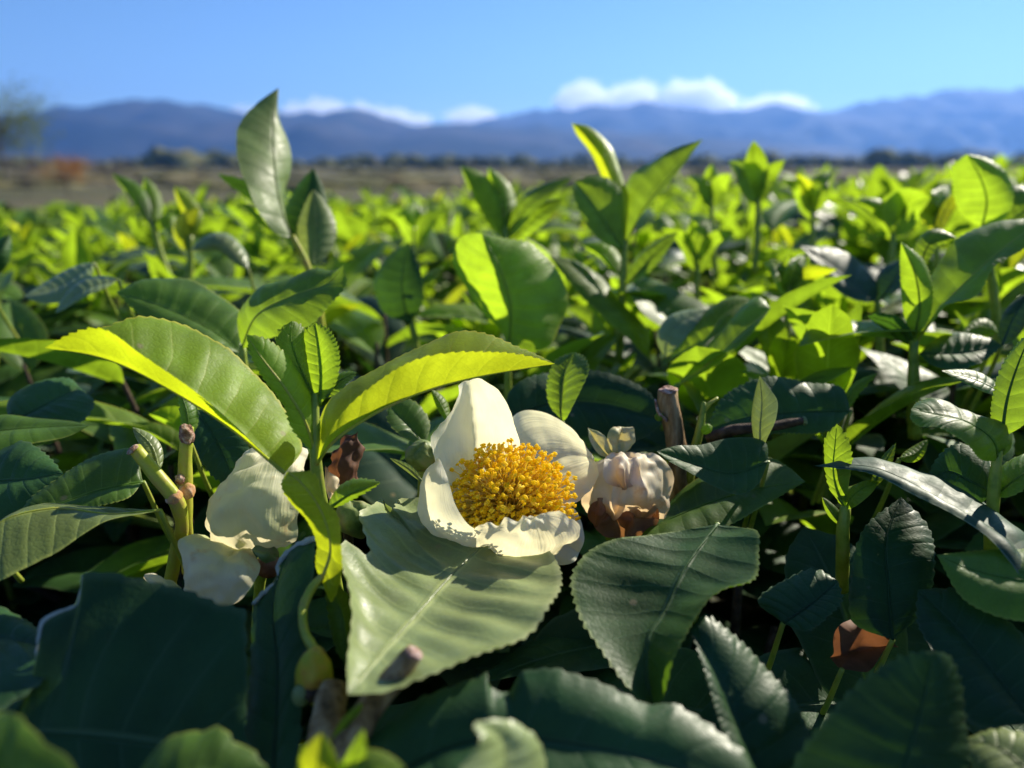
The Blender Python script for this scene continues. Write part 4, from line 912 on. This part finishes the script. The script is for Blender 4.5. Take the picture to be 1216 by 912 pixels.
blade(m10, [(1090, 405, 20.0), (1110, 375, 19.9), (1152, 330, 19.9), (1202, 287, 20.0), (1250, 255, 20.2)],
      [(1085, 375, 20.6), (1105, 328, 21.0), (1140, 284, 21.2), (1165, 269, 21.2), (1190, 263, 21.1), (1220, 262, 20.8)],
      [(1112, 378, 19.6), (1125, 362, 19.3), (1155, 352, 19.2), (1180, 318, 19.4), (1215, 296, 19.7)], MID, teeth=30, tamp=0.0006, ribm=STEMY, label='long leaf cut diagonally by shade')
blade(m10, [(1086, 402, 20.0), (1092, 365, 19.8), (1088, 330, 19.8), (1070, 287, 20.1)], [(1075, 380, 20.3), (1070, 345, 20.5), (1068, 310, 20.5)], [(1100, 385, 19.7), (1108, 350, 19.8), (1098, 310, 20.1)], YOUNG, teeth=20)
sblade(m10, [(1090, 320, 21.2), (1110, 285, 21.4), (1135, 282, 21.4)], 16, 10, 0.5, 0, YOUNG, teeth=12)
sblade(m10, [(1085, 410, 20.1), (1060, 385, 20.3), (1030, 375, 20.5)], 12, 12, 0.5, -0.3, DARK, teeth=12)
sblade(m10, [(1092, 420, 19.9), (1140, 420, 19.5), (1190, 410, 19.4)], 26, 20, 1.0, -0.6, DARK, teeth=14)
m11 = bthing('tea_shoot', 'glossy bluish pair of folded leaves glinting in the hedge at the right', 'shoot', (1045, 440, 26))
stem(m11, [(1046, 470, 26.4), (1044, 400, 26.2), (1042, 355, 26.0)], [0.16, 0.14, 0.1], STEMG)
blade(m11, [(1042, 358, 26.0), (1010, 338, 25.7), (980, 315, 25.7), (950, 292, 26.0)], [(1025, 358, 25.4), (995, 345, 25.2), (970, 318, 25.3)], [(1040, 335, 26.8), (1015, 308, 27.0), (985, 295, 26.8)], GLOSS, teeth=12)
blade(m11, [(1044, 358, 26.0), (1060, 335, 26.0), (1075, 305, 26.4)], [(1040, 340, 26.5), (1048, 318, 26.9)], [(1058, 350, 25.5), (1078, 328, 25.8)], GLOSS, teeth=12)
m12 = bthing('tea_shoot', 'slanting shoot with a long narrow bright edged leaf right of the open flower', 'shoot', (800, 470, 21.5))
stem(m12, [(790, 510, 22), (798, 468, 21.4), (806, 456, 21.2)], [0.14, 0.12, 0.07], STEMG)
blade(m12, [(804, 458, 21.2), (842, 432, 21.2), (880, 396, 21.3), (915, 366, 21.6)], [(830, 425, 21.9), (870, 375, 22.3), (900, 352, 22.2)], [(850, 434, 20.9), (885, 402, 20.9), (905, 380, 21.2)], MID, teeth=16, ribm=STEMY)
blade(m12, [(795, 425, 22.4), (835, 405, 22.4), (862, 372, 22.6), (893, 355, 22.9)], [(808, 400, 23.0), (840, 368, 23.4), (868, 352, 23.3)], [(815, 420, 22.0), (845, 402, 22.0), (868, 378, 22.3)], YOUNG, teeth=14, ribm=STEMY)
blade(m12, [(790, 425, 22.8), (795, 395, 22.9), (820, 375, 23.2), (845, 367, 23.4)], [(780, 405, 23.0), (790, 380, 23.4), (815, 368, 23.6)], [(800, 418, 22.6), (820, 398, 22.8), (838, 378, 23.2)], PALE, teeth=0)
m8 = bthing('tea_shoot', 'bright bushy shoot just left of the tall yellow one, seen against the plain', 'shoot', (605, 350, 31))
stem(m8, [(608, 370, 31.4), (604, 310, 31), (600, 270, 31)], [0.18, 0.15, 0.12], STEMG)
sblade(m8, [(600, 285, 31), (575, 235, 31.2), (547, 197, 31.5)], 12, 26, 0.3, 0.8, YOUNG, teeth=12)
sblade(m8, [(600, 280, 31), (595, 235, 31.4), (580, 198, 31.8)], 14, 18, 0.8, 0.6, YOUNG, teeth=12)
sblade(m8, [(602, 285, 31), (630, 240, 30.8), (680, 210, 30.8)], 12, 12, 0.8, -0.4, MID, teeth=12)
sblade(m8, [(604, 290, 31), (635, 260, 30.6), (670, 235, 30.6)], 14, 12, 0.8, -0.4, YOUNG, teeth=12)
sblade(m8, [(603, 300, 31), (570, 290, 30.6), (545, 300, 30.4)], 12, 14, -0.4, 0.8, MID, teeth=12)
m5 = bthing('tea_shoot', 'dark broad leaf beside a small bright leaf, behind the small rounded upright leaves', 'shoot', (490, 420, 27))
stem(m5, [(500, 450, 27.6), (492, 400, 27.2), (485, 370, 27)], [0.15, 0.13, 0.1], STEMG)
blade(m5, [(486, 385, 27), (478, 345, 26.8), (484, 288, 27.2)], [(455, 370, 27.2), (444, 335, 27.5), (465, 300, 27.5)], [(502, 360, 26.6), (500, 325, 26.8), (492, 300, 27.1)], DARK, teeth=14)
sblade(m5, [(525, 318, 27.4), (505, 335, 27.0), (488, 350, 26.8)], 5, 7, 0.0, 0.4, YOUNG, teeth=8)
m4 = bthing('tea_shoot', 'blurred shoot with upright yellow leaves on the left, in front of the brown bushes', 'shoot', (215, 320, 34))
stem(m4, [(210, 350, 34.6), (190, 300, 34.2), (182, 265, 34)], [0.18, 0.16, 0.12], STEMG)
sblade(m4, [(182, 272, 34), (165, 235, 34), (133, 206, 34.2)], 9, 12, 0.3, 0.5, MID, teeth=8)
sblade(m4, [(184, 270, 34), (180, 235, 34.4), (172, 210, 34.6)], 12, 12, 0.5, 0.5, YOUNG, teeth=8)
sblade(m4, [(186, 275, 34), (200, 262, 33.8), (205, 285, 33.6)], 10, 8, 0.6, 0.0, YOUNG, teeth=8)
m4b = bthing('tea_shoot', 'blurred shoot with the yellowest leaves, just left of the tallest pale leaf', 'shoot', (228, 330, 33))
stem(m4b, [(222, 350, 33.4), (226, 310, 33.2), (226, 280, 33)], [0.18, 0.16, 0.12], STEMG)
sblade(m4b, [(226, 285, 33), (232, 260, 33), (207, 221, 33.2)], 14, 10, 0.4, 0.4, YELLOW, teeth=8)
sblade(m4b, [(226, 300, 33), (218, 270, 32.8), (238, 245, 32.8)], 14, 12, 0.5, 0.2, YELLOW, teeth=8)
sleaf('pale folded leaf dull as a withered one, left of the tallest shoot', [(295, 320, 27), (262, 290, 27.2), (225, 298, 27.4)], 10, 16, 0.2, 0.8, PALE, teeth=0)
sleaf('pale twisted leaf drooping in shade near the left edge, behind the long leaf', [(112, 312, 24), (70, 340, 23.4), (28, 352, 23)], 20, 12, -0.6, 0.6, PALE, teeth=0)
sleaf('pale wrinkled leaf hanging beside the drooping twisted one at the left', [(140, 332, 23), (100, 345, 22.6), (66, 372, 22.2)], 8, 14, -0.3, 0.6, PALE, teeth=0)
sleaf('dark leaf at the left edge above the twisted pale leaves', [(-20, 330, 25), (0, 300, 25), (12, 278, 25.4)], 16, 16, 0.2, 0.4, DARK, teeth=0)
sleaf('glossy white-glinting leaf at the right edge below the diagonal leaf', [(1190, 410, 19.5), (1205, 375, 19.6), (1228, 345, 19.8)], 14, 18, 0.6, 0.2, GLOSS, teeth=0)
sleaf('small rounded bright leaf at the right, below the diagonal leaf', [(1185, 395, 21), (1165, 388, 21), (1140, 400, 20.8)], 12, 10, 0.0, 0.5, YOUNG, teeth=0)
sleaf('small bright bud-like leaf below the spoon-shaped leaf at the right', [(1068, 545, 16.6), (1085, 540, 16.6), (1102, 522, 16.8)], 9, 9, 0.4, 0, YOUNG, teeth=0)
sleaf('narrow leaf left of the big upright leaf at the right edge', [(1195, 470, 16), (1160, 452, 16.2), (1118, 440, 16.4)], 9, 9, -0.3, 0.5, MID, teeth=0)


def qshoot(label, px, yt, yb, d, sc, seed, mats=(YOUNG, YOUNG, YOUNG)):
    """upright blurred shoot: leaves fan out from a node half way between top and base"""
    rng = random.Random(seed)
    r_ = bthing('tea_shoot', label, 'shoot', (px, yb + 60, d))
    yn = yt + (yb - yt) * 0.62
    stem(r_, [(px + rng.uniform(-6, 6), yb + 60, d + .3), (px, (yn + yb) / 2 + 20, d), (px, yn, d)], [0.13, 0.11, 0.08], STEMG)
    H = yn - yt
    nl = rng.choice([3, 4, 4, 5])
    for k in range(nl):
        f = (k + 0.5) / nl * 2 - 1
        f = f * rng.uniform(0.5, 1.2) + rng.uniform(-.12, .12)
        h = H * (1 - 0.6 * abs(f)) * rng.uniform(0.6, 1.05)
        tip = (px + f * H * 1.25, yn - h + 20 * max(0, abs(f) - .6) * rng.uniform(0, 2), d + rng.uniform(-1.6, 1.6))
        mid = (px + f * H * 0.55, yn - h * 0.66, d + rng.uniform(-.3, .3))
        b0 = (px + rng.uniform(-2, 2), yn + abs(f) * 34, d)
        w_ = sc * rng.uniform(0.65, 1.15)
        sblade(r_, [b0, mid, tip], w_ * rng.uniform(.5, 1), w_ * rng.uniform(.5, 1), rng.uniform(-.6, .8), rng.uniform(-.6, .8), mats[k % len(mats)], teeth=10, tamp=0.0003, n=46, rib=False)
    return r_
qshoot('blurred shoot with the highest tip right of the tall yellow topped one', 900, 166, 265, 31, 21, 1)
qshoot('small blurred shoot between the tall one and the broad lit leaf', 845, 182, 270, 34, 15, 2)
qshoot('blurred yellow green shoot standing against the dark wood at the right', 965, 192, 275, 33, 17, 3, (YOUNG, YELLOW, YOUNG))
qshoot('blurred shoot of two round bright leaves left of the shadow-crossed rounded leaf', 1060, 205, 290, 29, 24, 4, (YOUNG, YOUNG, YOUNG))
qshoot('blurred yellowish shoot right beside the shadow-crossed rounded leaf', 1112, 200, 285, 30, 17, 5, (YELLOW, YOUNG, YOUNG))
qshoot('blurred green shoot in front of the plain, right of the tallest pale leaf', 492, 220, 300, 38, 15, 6)
qshoot('bright square topped shoot below the broad lit leaf', 828, 250, 330, 30, 20, 7, (YOUNG, YOUNG, YOUNG))
qshoot('bright shoot amid the crowded shoots at the right', 935, 285, 370, 25, 18, 8, (YOUNG, BRIGHT, YOUNG))

# ================================================================== hedge sprigs: prototypes, then copies
def pleaf(base, d, up, length, width, fold, droop, n, m, teeth, rng, twist=0.0, g=None, mi=0):
    d = np.array(d, float); d /= np.linalg.norm(d); up = np.array(up, float)
    up = up - d * np.dot(up, d); up /= np.linalg.norm(up) + 1e-9
    side = np.cross(d, up)
    K = 7; M = []; L = []; R = []
    p = np.array(base, float); cur = d.copy(); u2 = up.copy()
    for i in range(K):
        t_ = i / (K - 1); s = shp(t_, 0.92)
        an = twist * t_
        sd = side * math.cos(an) + u2 * math.sin(an); uu = u2 * math.cos(an) - side * math.sin(an)
        M.append(p.copy())
        wj = width * s * rng.uniform(0.9, 1.1)
        L.append(p + (-sd * math.cos(fold) + uu * math.sin(fold)) * wj); R.append(p + (sd * math.cos(fold) + uu * math.sin(fold)) * wj)
        a = droop / (K - 1) * (0.4 + 1.2 * t_)
        cur, u2 = cur * math.cos(a) - u2 * math.sin(a), u2 * math.cos(a) + cur * math.sin(a)
        p = p + cur * length / (K - 1)
    gg, Ms = loft(M, L, R, n, m, teeth, length * 0.010, camber=0.1, quilt=0.012, seed=rng.randint(0, 999))
    if g is None: return gg, Ms
    g.add(gg.v, gg.f, gg.uv, mi); return g
LM = [DARK, MID, YOUNG, YELLOW, TALL, GLOSS, DEEPSHADE]
def leaf_spec(kind, H, rng):
    """list of (height, azimuth, elevation, length, width, fold, droop, material)"""
    out = []; az = rng.uniform(0, 6.28)
    if kind == 'young':
        for k in range(3):
            out.append((H * (0.98 - 0.05 * k), az, math.radians(rng.uniform(58, 82) - 8 * k), rng.uniform(2.6, 4.0), rng.uniform(0.55, 0.95), rng.uniform(0.35, 0.8), rng.uniform(0.1, 0.7), 3 if k == 0 and rng.random() < 0.12 else 2)); az += 2.4
        for k in range(3):
            out.append((H * (0.80 - 0.12 * k), az, math.radians(rng.uniform(25, 55)), rng.uniform(3.8, 5.2), rng.uniform(0.9, 1.35), rng.uniform(0.2, 0.5), rng.uniform(0.4, 1.0), 2 if rng.random() < 0.35 else 1)); az += 2.4
        for k in range(3):
            out.append((H * (0.45 - 0.12 * k), az, math.radians(rng.uniform(0, 30)), rng.uniform(4.8, 6.5), rng.uniform(1.2, 1.6), rng.uniform(0.1, 0.3), rng.uniform(0.3, 0.9), 6 if k else 0)); az += 2.4  # lowest leaves carry the hedge's inner shade in their colour
    else:
        for k in range(7):
            mt = rng.choice([6, 6, 0, 0, 1, 5, 4] if k > 2 else [1, 1, 0, 2, 5])
            out.append((H * (0.95 - 0.12 * k), az, math.radians(rng.uniform(5, 45)), rng.uniform(4.2, 6.2), rng.uniform(1.1, 1.6), rng.uniform(0.1, 0.45), rng.uniform(0.2, 0.9), mt)); az += 2.4
    return out
def make_sprig(kind, seed):
    rng = random.Random(seed); H = 9.0
    root = thing('tea_shoot', '', 'shoot', (0, 0, 0))
    cx, cy = rng.uniform(-1, 1), rng.uniform(-1, 1)
    at = lambda h: np.array([cx * (h / H) ** 2, cy * (h / H) ** 2, h]) * 0.01
    build('stem', tube([at(-6), at(0), at(4), at(H)], [0.0016, 0.0014, 0.0012, 0.0007], 7, 14, wob=.1), STEMG if kind == 'young' else DBARK, root)
    for (h, az, el, l, wd, fo, dr, mt) in leaf_spec(kind, H, rng):
        d = (math.cos(az) * math.cos(el), math.sin(az) * math.cos(el), math.sin(el))
        up = (-math.cos(az) * math.sin(el), -math.sin(az) * math.sin(el), math.cos(el))
        g, Ms = pleaf(at(h), d, up, l * .01, wd * .01, fo, dr, 36, 4, 13, rng, rng.uniform(-0.5, 0.5))
        o = build('leaf', g, LM[mt], root)
    if kind == 'young':
        build('bud', blob(at(H) + np.array([0, 0, 0.004]), (0.001, 0.001, 0.007), (0.1, 0.1, 1), 0.1, 2, seed, 8, 8), YOUNG, root)
    return root
PROT = [('young', make_sprig('young', s)) for s in (1, 2, 3, 4, 5, 6, 7)] + [('mature', make_sprig('mature', s)) for s in (11, 12, 13, 14, 15)]
LAB = {('young', 'l'): 'small blurred yellow green young shoot in the left part of the hedge',
       ('young', 'c'): 'small blurred yellow green young shoot in the hedge behind the flower',
       ('young', 'r'): 'blurred young shoot in the crowd of yellow green shoots at upper right',
       ('mature', 'l'): 'sprig of flat dark mature leaves low in the hedge on the left side',
       ('mature', 'c'): 'sprig of flat dark mature leaves low in the hedge behind the open flower',
       ('mature', 'r'): 'sprig of flat dark mature leaves low in the shaded right half of the hedge'}
rng = random.Random(2024)
cands = []
yy = 0.02
while yy < 1.75:
    sp = 0.036
    xx = -0.35 - 0.8 * yy
    while xx < 0.45 + 0.8 * yy:
        cands.append((xx + rng.uniform(-.4, .4) * sp, yy + rng.uniform(-.4, .4) * sp)); xx += sp
    yy += sp
def top_h(x, y, rng):
    """height (cm below the camera) of the hedge's leaf tips"""
    a = max(-1, min(1, x / (0.08 + 0.6 * y)))
    r_ = max(0, a)
    base_ = 4.6 - 2.4 * r_ + 0.8 * max(0, -a)
    base_ += 2.0 * max(0, min(1, (y - 0.5) / 0.8)) * (0.3 - 0.2 * r_ + 0.6 * max(0, -a))
    return base_ + rng.gauss(0, 0.9 + 0.5 * r_)
used = set(); placed = []; far = []
cands.sort(key=lambda c: c[0] ** 2 + c[1] ** 2)
for (x, y) in cands:
    inframe = abs(x) < 0.70 * (y * CP + 0.03) + 0.03
    if y > 1.5 + 0.3 * x: continue
    if not inframe:
        if not (0.115 < x < 0.30 and -0.02 < y < 0.30): continue
        th = rng.uniform(2.0, 4.2); kind = 'mature' if rng.random() < 0.5 else 'young'
    elif y < 0.195: continue
    elif y < 0.29:
        th = (4.4 if x > 0.03 else (5.8 if x < -0.04 else 6.6)) + rng.gauss(0, 0.45); kind = 'mature' if rng.random() < 0.6 else 'young'
    elif y < 0.36:
        th = top_h(x, y, rng) + 0.6; kind = 'mature' if rng.random() < 0.5 else 'young'
    else:
        th = top_h(x, y, rng); kind = 'mature' if rng.random() < 0.36 else 'young'
    sc = rng.uniform(0.85, 1.1)
    hh = 11.0 if kind == 'young' else 10.0          # tip height above the sprig's base, cm
    z = CAM[2] - 0.01 * (th + hh * sc)
    rec = (x, y, z, sc, kind, rng.uniform(0, 6.28), rng.gauss(0, 0.12), rng.gauss(0, 0.12))
    if len(placed) < 285: placed.append(rec)
    else: far.append(rec)
for (x, y, z, sc, kind, rz, rx, ry) in placed:
    P = rng.choice([p for p in PROT if p[0] == kind])[1]
    if P.name in used: o = copy_tree(P)
    else: o = P; used.add(P.name)
    o.location = (x, y, z); o.scale = (sc, sc, sc); o.rotation_euler = (rx, ry, rz)
    a = x / (0.05 + 0.62 * y)
    zn = 'l' if a < -0.3 else ('r' if a > 0.25 else 'c')
    o['label'] = LAB[(kind, zn)]; o['group'] = {'young': 'young shoots', 'mature': 'mature sprigs'}[kind] + {'l': ' on the left', 'c': ' in the middle', 'r': ' on the right'}[zn]
for k, P in PROT:
    if P.name not in used:
        for ch in list(P.children): bpy.data.objects.remove(ch)
        bpy.data.objects.remove(P)
# the rest of the hedge top: one mass of foliage
g = Geo()
for (x, y, z, sc, kind, rz, rx, ry) in far:
    for (h, az, el, l, wd, fo, dr, mt) in leaf_spec(kind, 9.0, rng):
        d = (math.cos(az) * math.cos(el), math.sin(az) * math.cos(el), math.sin(el))
        up = (-math.cos(az) * math.sin(el), -math.sin(az) * math.sin(el), math.cos(el))
        pleaf(np.array([x, y, z + h * .01 * sc]), d, up, l * .01 * sc, wd * .01 * sc, fo, dr, 9, 2, 0, rng, 0, g, mt)
# and the interior of the hedge, its shade put into the leaf colour
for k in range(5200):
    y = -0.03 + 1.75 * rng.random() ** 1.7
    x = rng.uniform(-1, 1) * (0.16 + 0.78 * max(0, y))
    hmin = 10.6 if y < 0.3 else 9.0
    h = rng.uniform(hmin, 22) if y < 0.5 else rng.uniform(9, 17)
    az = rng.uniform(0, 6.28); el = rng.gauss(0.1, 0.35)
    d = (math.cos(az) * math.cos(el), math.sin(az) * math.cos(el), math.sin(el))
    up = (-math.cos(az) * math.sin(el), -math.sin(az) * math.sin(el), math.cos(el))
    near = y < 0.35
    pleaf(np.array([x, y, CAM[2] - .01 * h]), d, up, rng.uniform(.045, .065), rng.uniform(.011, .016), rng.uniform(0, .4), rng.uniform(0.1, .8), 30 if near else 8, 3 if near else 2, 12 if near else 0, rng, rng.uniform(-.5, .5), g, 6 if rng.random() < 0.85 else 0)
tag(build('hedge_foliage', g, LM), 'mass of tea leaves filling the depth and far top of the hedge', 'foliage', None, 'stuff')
# woody twigs inside the hedge
g = Geo()
for k in range(420):
    y = 0.04 + 0.8 * rng.random() ** 1.3; x = rng.uniform(-1, 1) * (0.12 + 0.75 * y)
    p0 = np.array([x, y, CAM[2] - .01 * rng.uniform(18, 30)]); p2 = p0 + np.array([rng.gauss(0, .03), rng.gauss(0, .03), rng.uniform(.06, .11)])
    p2[2] = min(p2[2], CAM[2] - .088)
    b = tube([p0, (p0 + p2) / 2 + np.array([rng.gauss(0, .006), rng.gauss(0, .006), 0]), p2], [.0022, .0018, .0012], 6, 8); g.add(b.v, b.f, b.uv)
tag(build('hedge_twigs', g, DBARK), 'tangle of thin woody twigs inside the hedge', 'twigs', None, 'stuff')
